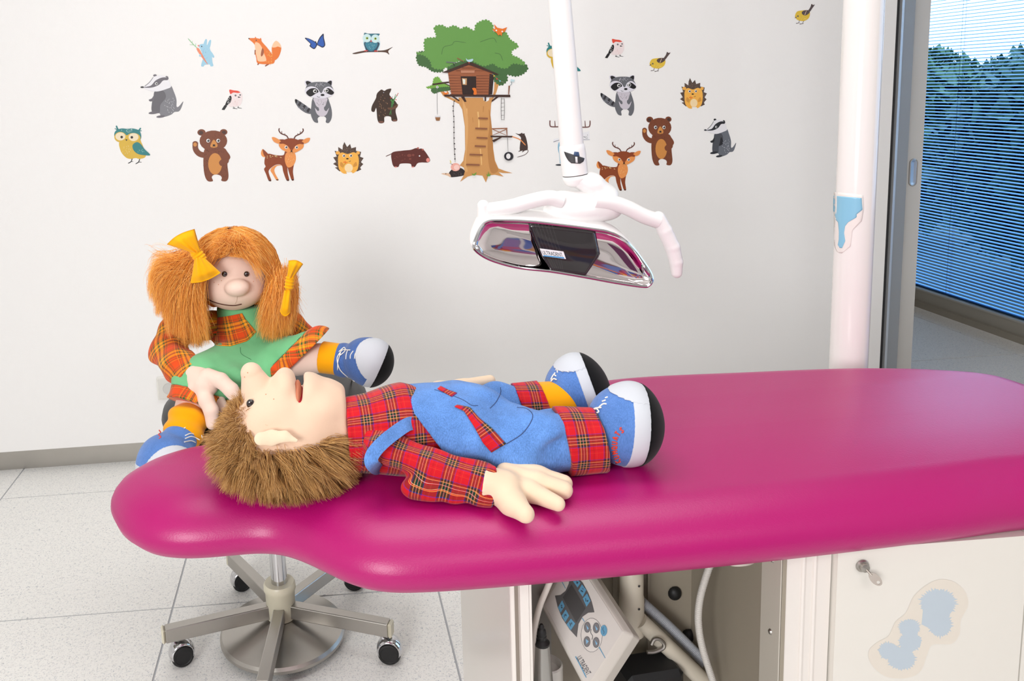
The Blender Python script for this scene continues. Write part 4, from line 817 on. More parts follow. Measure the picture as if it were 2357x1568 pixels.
def trace(fn, px, py, t0=.6, t1=2.6):
    """first point of an implicit body along the sight line through a pixel, vectorised"""
    px = np.atleast_1d(np.asarray(px, float)); py = np.atleast_1d(np.asarray(py, float))
    D = np.array([ray(x, y) for x, y in zip(px, py)]); t = np.full(len(px), t0)
    for _ in range(90):
        d = np.asarray(fn((CAM+D*t[:, None]).astype(np.float32)), float); t = np.minimum(t+np.maximum(d, -.01)*.75, t1)
    return CAM+D*t[:, None], D
def settle(P, D):
    hit = P[:, 1] < 2.3
    if hit.all() or not hit.any(): return P
    i = np.arange(len(P)); Yv = np.interp(i, i[hit], P[hit, 1]); return np.where(hit[:, None], P, CAM+D*((Yv-CAM[1])/D[:, 1])[:, None])
def patch(name, fn, e1, e2, mat_, parent, n=24, m=8, lift=.0012, thick=.0012, uvscale=None):
    """cloth strip between two pixel polylines, laid on the body"""
    def rs(e, k):
        e = np.array(e, float); s = np.concatenate([[0], np.cumsum(np.linalg.norm(np.diff(e, axis=0), axis=1))]); return np.stack([np.interp(np.linspace(0, s[-1], k), s, e[:, i]) for i in (0, 1)], 1)
    a, b = rs(e1, n), rs(e2, n); w = np.linspace(0, 1, m); G = a[:, None]*(1-w)[None, :, None]+b[:, None]*w[None, :, None]
    P, D = trace(fn, G[..., 0].ravel(), G[..., 1].ravel())
    miss = np.abs(np.asarray(fn(P.astype(np.float32)))) > .002
    if miss.any():
        tg = np.linspace(.6, 2.4, 900); Q = CAM+D[miss][:, None]*tg[None, :, None]; k = np.argmin(np.asarray(fn(Q.astype(np.float32))), 1); P[miss] = CAM+D[miss]*tg[k][:, None]
    P = P-D/np.linalg.norm(D, axis=1)[:, None]*lift
    F = [(i*m+j, (i+1)*m+j, (i+1)*m+j+1, i*m+j+1) for i in range(n-1) for j in range(m-1)]
    Pg = P.reshape(n, m, 3); u = np.concatenate([[0], np.cumsum(np.linalg.norm(np.diff(Pg[:, m//2], axis=0), axis=1))]); v = np.concatenate([[0], np.cumsum(np.linalg.norm(np.diff(Pg[n//2], axis=0), axis=1))])
    uv = np.stack(np.meshgrid(u, v, indexing='ij'), -1).reshape(-1, 2)
    o = O(name, P, F, mat_, parent, True, uv=uv); s = o.modifiers.new('cloth', 'SOLIDIFY'); s.thickness = thick; s.offset = 0; return o
def thread(name, fn, pts, r, mat_, parent, per=6, lift=.0004, closed=False):
    p = spline(np.array(pts, float), per, closed); P, D = trace(fn, p[:, 0], p[:, 1]); P = settle(P, D); P = P-D/np.linalg.norm(D, axis=1)[:, None]*lift
    return MB().tube(P, r, 6, closed=closed).out(name, mat_, parent, sh=0)

def shoe(parent, c, sole, toe, r, k_band, k_sole, toe_cap, up_mat, h=.0014, ankle=None, ankle_r=.03, flat_top=None):
    """soft puppet shoe: denim upper, grey band and toe cap, black sole. sole/toe are directions."""
    n = np.array(sole, float); n /= np.linalg.norm(n); t = np.array(toe, float); t -= n*(t@n); t /= np.linalg.norm(t); w = np.cross(n, t)
    R = np.stack([n, t, w], 1); c = np.array(c, float)
    def body(P):
        d = ell(P, c, r, R)
        d = smin(d, ell(P, c+n*r[0]*.22+t*r[1]*.08, (r[0]*.74, r[1]*1.0, r[2]*1.0), R), .012)
        if ankle is not None: d = smin(d, cone(P, c-t*r[1]*.2, ankle, r[2]*.6, ankle_r), .008)
        return d
    s = lambda P: (P-c.astype(np.float32))@n.astype(np.float32)
    q = lambda P: (P-c.astype(np.float32))@t.astype(np.float32)
    capd = lambda P: q(P)-toe_cap[0]-toe_cap[1]*s(P)          # >0 in the toe cap
    lo = c-max(r)*1.35; hi = c+max(r)*1.35
    if ankle is not None: lo = np.minimum(lo, np.array(ankle)-ankle_r*1.4); hi = np.maximum(hi, np.array(ankle)+ankle_r*1.4)
    up = S('shoe', lambda P: np.maximum(np.maximum(body(P), s(P)-k_band-.004), capd(P)-.004), lo, hi, h, up_mat, parent)
    S('grey_band', lambda P: np.maximum(np.maximum(body(P)-.0009, s(P)-k_sole-.004), np.maximum(k_band-s(P), capd(P)-.003)), lo, hi, h, m_grey, up)
    S('toe_cap', lambda P: np.maximum(np.maximum(body(P)-.0014, s(P)-k_sole-.004), -capd(P)), lo, hi, h, m_grey, up)
    S('sole', lambda P: np.maximum(body(P)-.0021, k_sole-s(P)), lo, hi, h, m_sole, up)
    return up, body

# ------------------------------------------------------------------ boy puppet lying on the couch
Y0 = 1.100
B = lambda px, py, Y=Y0: on_y(px, py, Y)
boy = empty('hand_puppet', (.1, 1.09, ZT), 'boy hand puppet with brown fur hair lying face up on the pink couch', 'puppet')
hc_ = B(655, 1000)
def boy_head(P):
    d = ell(P, hc_, (.080, .070, .058))
    d = smin(d, ell(P, B(602, 962), (.035, .050, .034)), .02)
    d = smin(d, ell(P, B(640, 932), (.044, .048, .036)), .018)
    d = smin(d, ell(P, B(656, 884), (.0165, .032, .0205)), .012)
    d = smin(d, ell(P, B(738, 930), (.040, .049, .034)), .016)
    d = smin(d, ell(P, B(711, 893), (.018, .034, .0195)), .012)
    d = smin(d, cone(P, B(735, 965), B(800, 972), .046, .043), .014)
    d = smax(d, -ell(P, B(689, 868), (.0062, .050, .032), None), .005)
    d = smax(d, (P[..., 0]-B(797, 950)[0]), .006)
    nose = cone(P, B(592, 895), B(578, 860), .0235, .0152)
    return smin(d, nose, .004)+wob(P, 90, .0006)
bh = S('head', boy_head, hc_-A3(.115, .085, .085), hc_+A3(.115, .085, .13), .0019, m_skin, boy)
S('tongue', lambda P: ell(P, B(686, 911), (.0062, .034, .020)), B(686, 914)-.045, B(686, 914)+.045, .0018, m_tongue, bh)
S('mouth_lining', lambda P: ell(P, B(689, 926), (.0085, .044, .020)), B(689, 926)-.055, B(689, 926)+.055, .0015, m_mouth, bh)
for px, py, sy in ((577, 930, 1), ):
    e, D = trace(boy_head, px, py); u = D[0]/np.linalg.norm(D[0])
    S('eye', lambda P: ell(P, e[0]+u*.0005, (.0058, .0035, .0068), None), e[0]-.012, e[0]+.012, .0008, m_eye, bh)
e2 = A3(e[0][0], 2*Y0-e[0][1], e[0][2]); S('eye', lambda P: ell(P, e2, (.0058, .0035, .0068)), e2-.012, e2+.012, .001, m_eye, bh)
# ears: soft leaf shapes sewn on at the hair line
for sgn in (-1, 1):
    ye = Y0+sgn*.074; ax = [on_y(x, y, Y0-.074) for x, y in ((600, 1009), (625, 1009), (655, 1005), (682, 1012))]
    ax = [A3(p[0], ye-sgn*.006*(1-abs(i-1.3)/2)+sgn*.004, p[2]) for i, p in enumerate(ax)]
    S('ear', lambda P: chain(P, ax, [.0085, .0098, .0070, .0026], .004, (A3(0, sgn*.85, .5), 2.4)), np.min(ax, 0)-.014, np.max(ax, 0)+.014, .0011, m_hand, bh)
for px, py in ((612, 908), (630, 919), (570, 858), (563, 868)):
    q, D = trace(boy_head, px, py); MB().lathe([(0, .0006), (.0007, .0005), (.0009, 0)], q[0], 8, basis(z=-D[0], x=(1, 0, 0))).out('freckle', mat('freckle', (206, 150, 120), .9), bh)
# fur: roots on the back half of the skull
rs = np.random.RandomState(3)
n = 36000; d = rs.normal(size=(n*3, 3)); d /= np.linalg.norm(d, axis=1)[:, None]; rad = A3(.081, .071, .059); Pn = hc_+d*rad
xl = B(600, 980)[0]; hair_z = hc_[2]+.007+np.clip((xl-Pn[:, 0])*2.6, 0, .075)+np.clip(Pn[:, 0]-B(735, 980)[0], 0, 1)*.25
keep = (Pn[:, 2] < hair_z+rs.normal(size=len(Pn))*.003) & (Pn[:, 0] < B(800, 960)[0]) & (Pn[:, 2] > ZT+.012)
root = Pn[keep][:n]
fc = B(602, 962); fd = rs.normal(size=(9000, 3)); fd /= np.linalg.norm(fd, axis=1)[:, None]; fp = fc+fd*A3(.0352, .0502, .0342)
fk = (fp[:, 0] < B(569, 960)[0]-np.clip(fp[:, 2]-.835, 0, 1)*.6+rs.normal(size=9000)*.002) & (np.abs(fp[:, 1]-Y0) < .046)
root = np.vstack([root, fp[fk]]); nd = (root-hc_)/rad**2; nd[:, 2] += np.where(root[:, 0] < B(575, 960)[0], .6*np.linalg.norm(nd, axis=1), 0); nd /= np.linalg.norm(nd, axis=1)[:, None]; m_ = len(root)
cl = rs.normal(size=(700, 3))*.45; seeds = root[rs.choice(m_, 700)]; cid = np.concatenate([np.argmin(((root[i:i+4000, None]-seeds[None])**2).sum(-1), 1) for i in range(0, m_, 4000)])
flow = A3(.12, 0, -.30); di = nd+flow+cl[cid]+rs.normal(size=(m_, 3))*.10
di[:, 0] += np.where(root[:, 0] > B(740, 980)[0], .5, 0); di[:, 0] -= np.where(root[:, 0] < B(560, 980)[0], .35, 0)
di /= np.linalg.norm(di, axis=1)[:, None]
ln = rs.uniform(.024, .042, m_)*np.where(root[:, 0] < B(575, 960)[0], 1.05, 1); ln *= np.where(root[:, 2] > hc_[2]+.005, .75, 1)
t = np.linspace(0, 1, 6); G = root[:, None]+di[:, None]*(ln[:, None]*t)[..., None]+A3(0, 0, -.010)*(t**2)[None, :, None]+A3(.006, 0, 0)*(t**2)[None, :, None]
zmin = ZT+.0012+rs.uniform(0, .006, m_)[:, None]; low = G[..., 2] < zmin
G[..., 1] += np.where(low, (zmin-G[..., 2])*np.sign(nd[:, 1:2])*.8, 0); G[..., 2] = np.maximum(G[..., 2], zmin)
strands('fur_hair', G, .00038, .00009, m_fur, bh)
S('fur_base', lambda P: np.maximum(np.maximum(ell(P, hc_, (.0815, .0715, .0595)), P[..., 2]-(hc_[2]+.002+np.clip((xl-P[..., 0])*1.5, 0, .07))), ZT+.003-P[..., 2]), hc_-.1, hc_+.1, .0025, m_furbase, bh)

# torso, shirt and overalls
xb = B(921, 930)[0]
T0, T1, T2 = A3(.022, 1.092, .780), A3(.10, 1.100, .779), A3(.18, 1.108, .774)
LN = [A3(.17, 1.078, .770), A3(.24, 1.062, .763), A3(.345, 1.062, .7605)]      # near leg
LF = [A3(.17, 1.140, .768), A3(.23, 1.172, .758), A3(.315, 1.188, .7585)]      # far leg
def torso(P): return chain(P, [T0, T1, T2], [.050, .0585, .060], .02)
def shirt_f(P):
    d = torso(P)-.001+wob(P, 60, .0012, .4)+.004*np.clip((P[..., 0]-xb-.004)*60, 0, 1)
    return np.maximum(d, T0[0]-.004-P[..., 0])
uv_t = lambda V: axis_uv(V, T0, T2, (0, 0, 1), .062)
S('shirt', lambda P: np.maximum(np.maximum(shirt_f(P), P[..., 0]-.19), ZT+.0015-P[..., 2]), (-.0, 1.0, .715), (.22, 1.19, .88), .0022, m_tartan, boy, uv_t)
def legs(P): return np.minimum(chain(P, LN, [.056, .049, .043], .015), chain(P, LF, [.054, .047, .042], .015))
def overall_f(P):
    d = smin(chain(P, [T1, T2], [.0615, .063], .02), smin(chain(P, LN, [.054, .0475, .0415], .015), chain(P, LF, [.050, .0415, .0385], .015), .004), .014)
    wr = .0075*np.sin(P[..., 0]*38-P[..., 1]*75+3*np.sin(P[..., 2]*40))*np.clip((P[..., 0]-.15)*10, 0, .45)+.0035*np.sin(P[..., 0]*70+P[..., 1]*60+2*np.sin(P[..., 2]*60))*np.clip((P[..., 0]-.13)*12, 0, 1)+wob(P, 75, .0012, 1.2)
    return d+wr*.95
def overall_clip(P):
    d = overall_f(P)
    d = np.maximum(d, xb+.25*np.abs(P[..., 2]-.82)-P[..., 0])                                   # bib top edge
    side = (xb+.012+np.clip(.822-P[..., 2], 0, 1)*.72)-P[..., 0]; d = np.where(P[..., 1] < 1.09, np.maximum(d, side), d)
    d = np.maximum(d, ZT+.001-P[..., 2])
    endx = np.where(P[..., 1] < 1.125, .319, .291); return np.maximum(d, P[..., 0]-endx)
ov = S('overalls', overall_clip, (.09, .99, .715), (.36, 1.25, .87), .002, m_denim, boy)
# cuffs
def cuff(pts, x0, x1, r0, r1, slant):
    a, b = pts[1], pts[2]; yc = b[1]; zc = b[2]
    f = lambda P: np.maximum(np.maximum(cone(P, a, b+(b-a)*.3, r0, r1)+wob(P, 80, .0007), ZT+.001-P[..., 2]), np.maximum(x0+slant*(P[..., 2]-zc)-P[..., 0], P[..., 0]-x1-slant*(P[..., 2]-zc)))
    return S('trouser_cuff', f, (x0-.03, yc-.07, .715), (x1+.03, yc+.07, .84), .0019, m_tartan, boy, lambda V: axis_uv(V, A3(x0, yc, zc), A3(x1, yc, zc), (0, 0, 1), .045)), f
cuff(LN, .308, .360, .0495, .0435, -.13); cuff(LF, .281, .322, .0450, .0415, -.25)
S('sock', lambda P: cone(P, LN[2]+A3(-.02, 0, .002), LN[2]+A3(.035, 0, .006), .033, .026), LN[2]-.07, LN[2]+.09, .002, m_sock, boy)
S('sock', lambda P: cone(P, LF[2]+A3(-.02, 0, .004), LF[2]+A3(.032, 0, .006), .036, .034), LF[2]-.07, LF[2]+.09, .002, m_sock, boy)
# shoes
up1, sb1 = shoe(boy, (.3965, 1.070, .7752), (1, -.10, -.10), (-.0, 0, 1), (.049, .0545, .052), .000, .0215, (.0465, -.10), m_denim2, ankle=(.358, 1.066, .763), ankle_r=.030)
up2, sb2 = shoe(boy, (.374, 1.206, .7742), (1, -.16, .32), (-.30, 0, 1), (.047, .0530, .050), .008, .0245, (.047, -.10), m_denim2, ankle=(.333, 1.194, .763), ankle_r=.030)
# word embroidered on the near shoe
GL = {'K': [[(0, 0), (0, 1)], [(.6, 1), (0, .45), (.65, 0)]], 'U': [[(0, 1), (0, .25), (.3, 0), (.6, .25), (.6, 1)]], 'M': [[(0, 0), (.05, 1), (.35, .4), (.65, 1), (.7, 0)]], 'Q': [[(.3, 0), (0, .3), (0, .7), (.3, 1), (.6, .7), (.6, .3), (.3, 0)], [(.35, .3), (.7, -.05)]], 'A': [[(0, 0), (.33, 1), (.66, 0)], [(.15, .4), (.5, .4)]], 'T': [[(0, 1), (.7, 1)], [(.35, 1), (.35, 0)]], 'S': [[(.6, .85), (.3, 1), (.02, .78), (.3, .52), (.6, .25), (.3, 0), (0, .15)]]}
def embroider(word, pth, hgt, fn, parent, r):
    pth = spline(np.array(pth, float), 12, False); s = np.concatenate([[0], np.cumsum(np.linalg.norm(np.diff(pth, axis=0), axis=1))]); step = s[-1]/len(word); mb = MB()
    for i, ch in enumerate(word):
        s0 = i*step+step*.12; o = np.array([np.interp(s0, s, pth[:, k]) for k in (0, 1)]); e = np.array([np.interp(s0+step*.7, s, pth[:, k]) for k in (0, 1)]); u = (e-o)/np.linalg.norm(e-o); v = np.array([u[1], -u[0]])
        for st in GL[ch]:
            q = np.array([o+u*x*step*.9+v*y*hgt for x, y in st])
            if len(q) > 2: q = spline(q, 4, False)
            P, D = trace(fn, q[:, 0], q[:, 1]); P = P-D*.0007; mb.tube(P, r, 6)
    return mb.out('embroidered_word', m_thread, parent, sh=0)
embroider('KUMQUATS', [(1429, 1064), (1421, 1040), (1421, 1015), (1428, 1000), (1439, 993)], 12, sb1, up1, .0009)
def laces(fn, parent, rows, knot, ends):
    for r_ in rows: thread('lace', fn, r_, .0011, m_lace, parent)
    mb = MB(); rr = np.random.RandomState(4)
    for p in ends:
        q = spline(np.array(p, float), 6, False); P, D = trace(fn, q[:, 0], q[:, 1]); P = settle(P, D); mb.tube(P-D*.0022, .0011, 6)
    mb.out('lace_bow', m_lace, parent, sh=0)
laces(sb1, up1, [[(1379, 937), (1388, 930), (1396, 930)], [(1386, 924), (1394, 921)], [(1393, 916), (1399, 914)]], None, [[(1362, 948), (1372, 941), (1378, 948), (1366, 952), (1362, 944)], [(1362, 946), (1370, 940), (1384, 938)]])
laces(sb2, up2, [[(1279, 853), (1282, 848), (1283, 858)], [(1275, 862), (1280, 866)]], None, [[(1268, 874), (1272, 866), (1278, 858)], [(1268, 878), (1274, 872), (1281, 874)]])
# plaid pocket edges and pocket seams on the overalls
patch('pocket_trim', overall_f, [(1046, 936), (1068, 946), (1090, 980), (1112, 1020), (1131, 1042)], [(1052, 932), (1082, 938), (1102, 962), (1132, 986), (1165, 1022)], m_tartan, ov, lift=.0018)
patch('pocket_trim', overall_f, [(1007, 895), (1024, 904), (1040, 913)], [(1014, 889), (1032, 898), (1052, 905)], m_tartan, ov, n=14, lift=.0016)
thread('pocket_seam', overall_f, [(1166, 1022), (1200, 1000), (1220, 975), (1226, 955), (1212, 941), (1190, 938)], .0006, m_seam, ov, lift=.0002)
thread('pocket_seam', overall_f, [(1152, 892), (1152, 905), (1142, 925), (1128, 940)], .0006, m_seam, ov, lift=.0002)
thread('fly_seam', overall_f, [(1000, 897), (1060, 918), (1085, 933), (1100, 934)], .0005, m_seam, ov, lift=.0001)
# strap hanging off the shoulder
sp = spline(np.array([on_y(962, 978, 1.062), on_y(942, 976, 1.046), on_y(915, 992, 1.025), on_y(878, 1022, 1.005), on_y(856, 1050, .998), on_y(858, 1070, 1.005), on_z(880, 1082, ZT+.012), on_z(925, 1076, ZT+.012)]), 16, False)
T, U, Bn = frame_along(sp); wv = np.cross(T, np.array([CAM-p for p in sp])); wv /= np.linalg.norm(wv, axis=1)[:, None]
tw = np.linspace(0, 1, len(sp)); up_ = A3(0.15, 0, 1.0); wv = wv*np.where(tw < .72, 1, 1-(tw-.72)/.28*.8)[:, None]+np.outer(np.clip((tw-.72)/.2, 0, 1), up_); wv /= np.linalg.norm(wv, axis=1)[:, None]
hw = .0088; Vs = np.stack([sp-wv*hw, sp, sp+wv*hw], 1).reshape(-1, 3); Fs = [(i*3+j, (i+1)*3+j, (i+1)*3+j+1, i*3+j+1) for i in range(len(sp)-1) for j in range(2)]
st = O('strap', Vs, Fs, m_denim, ov, False); st.modifiers.new('cloth', 'SOLIDIFY').thickness = .003
# sleeves
SN = [A3(.040, 1.062, .786), A3(.070, 1.036, .782), A3(.125, 1.010, .760), A3(.195, .990, .7475)]
def sleeve_f(P):
    d = chain(P, SN, [.020, .019, .0215, .0225], .012)
    d = smin(d, chain(P, [A3(.100, 1.008, .741), A3(.150, .992, .737), A3(.190, .976, .7345)], [.0175, .015, .012], .01), .010)
    ax = (SN[3]-SN[2])/np.linalg.norm(SN[3]-SN[2]); u = half(P, SN[2], ax)
    d = d+.0022*np.sin(half(P, SN[2], A3(.2, .9, .5))*230+2.5*np.sin(u*40))*.8+wob(P, 80, .0010, .3)
    return np.maximum(np.maximum(d, half(P, SN[3]+ax*.003, ax+A3(0, .25, 0))), ZT+.001-P[..., 2])
S('sleeve', sleeve_f, (-.01, .93, .715), (.225, 1.1, .84), .0017, m_tartan, boy, lambda V: axis_uv(V, SN[1], SN[3], (0, 0, 1), .026))
SF = [A3(.05, 1.125, .770), A3(.10, 1.180, .757), A3(.165, 1.215, .760)]
S('sleeve', lambda P: chain(P, SF, [.030, .030, .027], .01)+wob(P, 70, .0012), (-.01, 1.08, .722), (.215, 1.26, .85), .003, m_tartan, boy, lambda V: axis_uv(V, SF[0], SF[2], (0, 0, 1), .03))
# near hand
z_ = ZT+.0105
def HZ(px, py, dz): return on_z(px, py, ZT+dz)
def hand_f(P):
    W = HZ(1128, 1108, .030)
    d = chain(P, [W+A3(-.012, 0, 0), HZ(1160, 1118, .024)], [.0235, .022], .01, (A3(.1, .2, 1), 1.15))
    d = smin(d, chain(P, [HZ(1150, 1128, .018), HZ(1180, 1158, .013), HZ(1209, 1183, .0105)], [.0195, .0155, .0112], .01), .010)
    fk = .007
    f1 = chain(P, [HZ(1165, 1103, .022), HZ(1220, 1130, .016), HZ(1284, 1160, .011)], [.0145, .0130, .0092], .008)
    f2 = chain(P, [HZ(1165, 1088, .028), HZ(1235, 1108, .022), HZ(1297, 1128, .0145)], [.0130, .0118, .0118], .008)
    f3 = chain(P, [HZ(1165, 1075, .030), HZ(1240, 1095, .024), HZ(1298, 1113, .0165)], [.0130, .0112, .0108], .008)
    f4 = chain(P, [HZ(1180, 1085, .022), HZ(1252, 1098, .010)], [.011, .0095], .008)
    g = smin(smin(f1, f2, .003), smin(f3, f4, .003), .003)
    d = smin(d, g, .009)
    ax = A3(.93, -.36, -.1); d = np.maximum(d, -half(P, SN[3]+A3(-.006, 0, 0), ax))
    return np.maximum(d, ZT+.0006-P[..., 2])+wob(P, 120, .0003)
S('hand', hand_f, (.165, .90, .715), (.315, 1.03, .80), .0014, m_hand, boy)
# far hand, resting on the far thigh
FH = [on_y(1010, 893, 1.215), on_y(1065, 886, 1.215), on_y(1128, 876, 1.215)]
def far_hand(P):
    d = chain(P, [SF[2], FH[0]+A3(0, 0, -.008), FH[1]+A3(0, 0, -.006)], [.022, .016, .014], .01)
    d = smin(d, chain(P, [FH[1]+A3(-.005, 0, -.004), FH[2]], [.012, .0085], .01), .006)
    d = smin(d, chain(P, [FH[1]+A3(-.01, .015, -.010), FH[2]+A3(-.002, .022, -.012)], [.011, .0085], .01), .006)
    d = smin(d, chain(P, [FH[1]+A3(-.02, .03, -.016), FH[2]+A3(-.015, .045, -.022)], [.011, .0085], .01), .006)
    return smin(d, chain(P, [FH[0]+A3(.01, -.005, -.012), FH[1]+A3(0, -.018, -.022)], [.010, .0075], .01), .006)
S('hand', far_hand, (.14, 1.17, .73), (.27, 1.29, .82), .0022, m_hand, boy)
# ------------------------------------------------------------------ girl puppet sitting on the stool
YG = 1.80
Gp = lambda px, py, Y=YG: on_y(px, py, Y)
girl = empty('hand_puppet', (-.16, 1.80, .605), 'girl hand puppet with orange hair and yellow bows sitting on the black stool', 'puppet')
m_green = mat('green_cotton', (116, 188, 134), .9, spec=.12, noise=(22, .12), bump=(420, .2, .0012), sheen=.15)
gh = Gp(538, 624); RH = A3(.080, .080, .084)
def girl_head(P):
    d = ell(P, gh, RH)
    d = smin(d, ell(P, Gp(541, 668, YG-.03), (.060, .052, .036)), .02)
    d = smin(d, ell(P, Gp(546, 662, YG-.082), (.0265, .026, .0185), None), .005)
    a, b, c = Gp(470, 683, YG-.072), Gp(505, 697, YG-.085), Gp(552, 702, YG-.088)
    d = smax(d, -chain(P, [a, b, c], [.0035, .0035, .002], .003), .004)
    return d
ghead = S('head', girl_head, gh-.115, gh+.115, .002, m_skin2, girl)
for px, py in ((517, 631), (567, 631)):
    q, D = trace(girl_head, px, py); c_ = q[0]+D[0]/np.linalg.norm(D[0])*.001
    S('eye', lambda P: ell(P, c_, (.0062, .005, .0062)), c_-.01, c_+.01, .0009, m_eye, ghead)
for px, py in ((493, 650), (510, 646), (503, 655), (590, 640), (583, 648)):
    q, D = trace(girl_head, px, py); MB().lathe([(0, .0006), (.0009, .0005), (.0011, 0)], q[0], 8, basis(z=-D[0], x=(1, 0, 0))).out('freckle', mat('freckle', (206, 150, 120), .9), ghead)
thread('mouth_line', girl_head, [(474, 686), (492, 695), (515, 701), (538, 703), (556, 700)], .0016, mat('mouth_crease', (96, 62, 50), .9), ghead, lift=0)
thread('chin_seam', girl_head, [(546, 682), (545, 692), (541, 700)], .0005, mat('skin_seam', (206, 176, 158), .9), ghead)
# hair
S('hair_cap', lambda P: np.maximum(ell(P, gh, RH+.009), np.minimum(-(P[..., 1]-gh[1]+.02), .35*(P[..., 1]-gh[1]+.08)-(P[..., 2]-gh[2]-.028)) if False else smax(-(P[..., 1]-gh[1]+.018)-1.5*np.clip(P[..., 2]-gh[2]-.052, -.0, 1)*3, -(P[..., 2]-gh[2]+.075), .004)), gh-.11, gh+.11, .003, m_orangeb, ghead)
rs = np.random.RandomState(11)
n = 26000; th = rs.uniform(-math.pi, math.pi, n); ph0 = np.arcsin(rs.uniform(-.25, 1, n))      # azimuth from the front, elevation
front = np.abs(th) < 1.05
ph0 = np.where(front, np.maximum(ph0, np.radians(30)+np.radians(6)*np.cos(th*1.4)+rs.normal(size=n)*.05), ph0)
ph0 = np.where(front & (rs.rand(n) < .35), np.radians(rs.uniform(48, 66, n)), ph0)
side = np.where(th+rs.normal(size=n)*.10 > -.05, 1, -1)                                          # parted a little left of the middle
ath = np.abs(th); cl = rs.normal(size=(420, 4)); cid = (np.floor((th+math.pi)/6.2832*28).astype(int)*15+np.floor(ph0*8).astype(int)) % 420
the = np.where(ath < 1.25, 1.08+.40*(ath/1.25)+.03*rs.normal(size=n)+.05*cl[cid, 0], ath)                        # front hair is swept to the temples
Sg = 11; t = np.linspace(0, 1, Sg)
u = np.clip(t/.55, 0, 1); us = u*u*(3-2*u); ph1 = np.radians(-12)
phi = ph0[:, None]+(ph1-ph0)[:, None]*us[None]
az = side[:, None]*(ath[:, None]+(the-ath)[:, None]*(1-(1-u[None])**1.8))
lift = 1.15+rs.uniform(0, .17, n)[:, None]*np.sin(np.minimum(t/.6, 1)*math.pi*.5)[None]
x = np.sin(az)*np.cos(phi); y = -np.cos(az)*np.cos(phi); z = np.sin(phi)
G = gh+np.stack([x, y, z], -1)*(RH*lift[..., None])
h = np.clip((t-.5)/.5, 0, 1)[None]                                                                # hanging part
left = (side < 0); Lh = np.where(left, rs.uniform(.04, .13, n), rs.uniform(.04, .115, n))*np.where(ath > 2.3, .7, 1)
fk_ = np.clip((ath-.9)/2.0, 0, 1); fl = np.where(left, -.012-.06*fk_, .004+.026*fk_)+.012*cl[cid, 1]+.005*rs.normal(size=n)
G[..., 2] -= Lh[:, None]*h**1.15
G[..., 0] += fl[:, None]*(h**.8 if True else h)+.006*cl[cid, 2][:, None]*h
G[..., 1] += (-.012+.02*cl[cid, 3]+rs.normal(size=n)*.008)[:, None]*h
G += rs.normal(size=(n, 1, 3))*.0022*t[None, :, None]+.0007*np.sin(t*9+rs.uniform(0, 6, (n, 1)))[..., None]*rs.normal(size=(n, 1, 3))
# keep hair out of the head and off the face
q = (G-gh)/RH; rr = np.linalg.norm(q, axis=2); G = np.where((rr < 1.03)[..., None], gh+q/np.maximum(rr, .2)[..., None]*1.03*RH, G)
def pigtail(n, root, ends, Ya, Yb, bulge, seed):
    r = np.random.RandomState(seed); e = np.array(ends, float); s_ = np.concatenate([[0], np.cumsum(np.linalg.norm(np.diff(e, axis=0), axis=1))]); k = r.uniform(0, s_[-1], n)
    ck = np.round(k/s_[-1]*34); cr = r.normal(size=(40, 3))
    ex = np.interp(k, s_, e[:, 0])+r.normal(size=n)*5+cr[ck.astype(int), 0]*5; ey = np.interp(k, s_, e[:, 1])-np.abs(r.normal(size=n))*38+cr[ck.astype(int), 1]*7
    D1 = np.stack([ray(a, b) for a, b in zip(ex, ey)]); Yv = r.uniform(Ya, Yb, n); E1 = CAM+D1*(Yv/D1[:, 1])[:, None]
    R0 = np.array(root)+r.normal(size=(n, 3))*A3(.006, .006, .012)+np.stack([(k/s_[-1]-.5)*.045*(1 if e[-1, 0] > e[0, 0] else -1), (Yv-(Ya+Yb)/2)*.55, 0*k], 1); Cn = R0*.45+E1*.55+np.array(bulge)*r.uniform(.3, 1.2, (n, 1))+r.normal(size=(n, 3))*.003+cr[ck.astype(int)]*.006
    tt = np.linspace(0, 1, Sg)[None, :, None]; return (1-tt)**2*R0[:, None]+2*tt*(1-tt)*Cn[:, None]+tt**2*E1[:, None]+.0008*np.sin(tt*8+r.uniform(0, 6, (n, 1, 1)))*r.normal(size=(n, 1, 3))
PL = pigtail(15000, Gp(446, 606, 1.735), [(352, 668), (360, 700), (372, 735), (395, 770), (425, 800), (455, 806), (480, 790)], 1.68, 1.80, A3(-.028, 0, .022), 21)
PR = pigtail(8500, Gp(650, 640, 1.765), [(598, 775), (615, 788), (640, 788), (658, 770), (672, 735)], 1.71, 1.80, A3(.004, 0, .008), 22)
PF = pigtail(1600, Gp(540, 556, 1.735), [(472, 640), (485, 600), (520, 592), (560, 598), (590, 620), (606, 655)], 1.695, 1.72, A3(0, -.022, .004), 23)
bad = (G[..., 2].max(1) > gh[2]+RH[2]*1.34) | (np.linalg.norm(np.diff(G, axis=1), axis=2).max(1) > .045); G = G[~bad]
PF = PF[PF[..., 2].max(1) < gh[2]+RH[2]*1.15]
G = np.concatenate([G, PL, PR, PF])
strands('long_hair', G, .00034, .00010, m_orange, ghead)

S('hair_core', lambda P: chain(P, [Gp(440, 622, 1.74), Gp(418, 690, 1.745), Gp(430, 745, 1.74)], [.030, .044, .034], .01), (-.40, 1.67, .67), (-.21, 1.82, .93), .004, m_orangeb, ghead)
S('hair_core', lambda P: chain(P, [Gp(648, 650, 1.765), Gp(638, 700, 1.76), Gp(632, 745, 1.755)], [.020, .026, .022], .01), (-.16, 1.71, .68), (-.04, 1.81, .90), .004, m_orangeb, ghead)
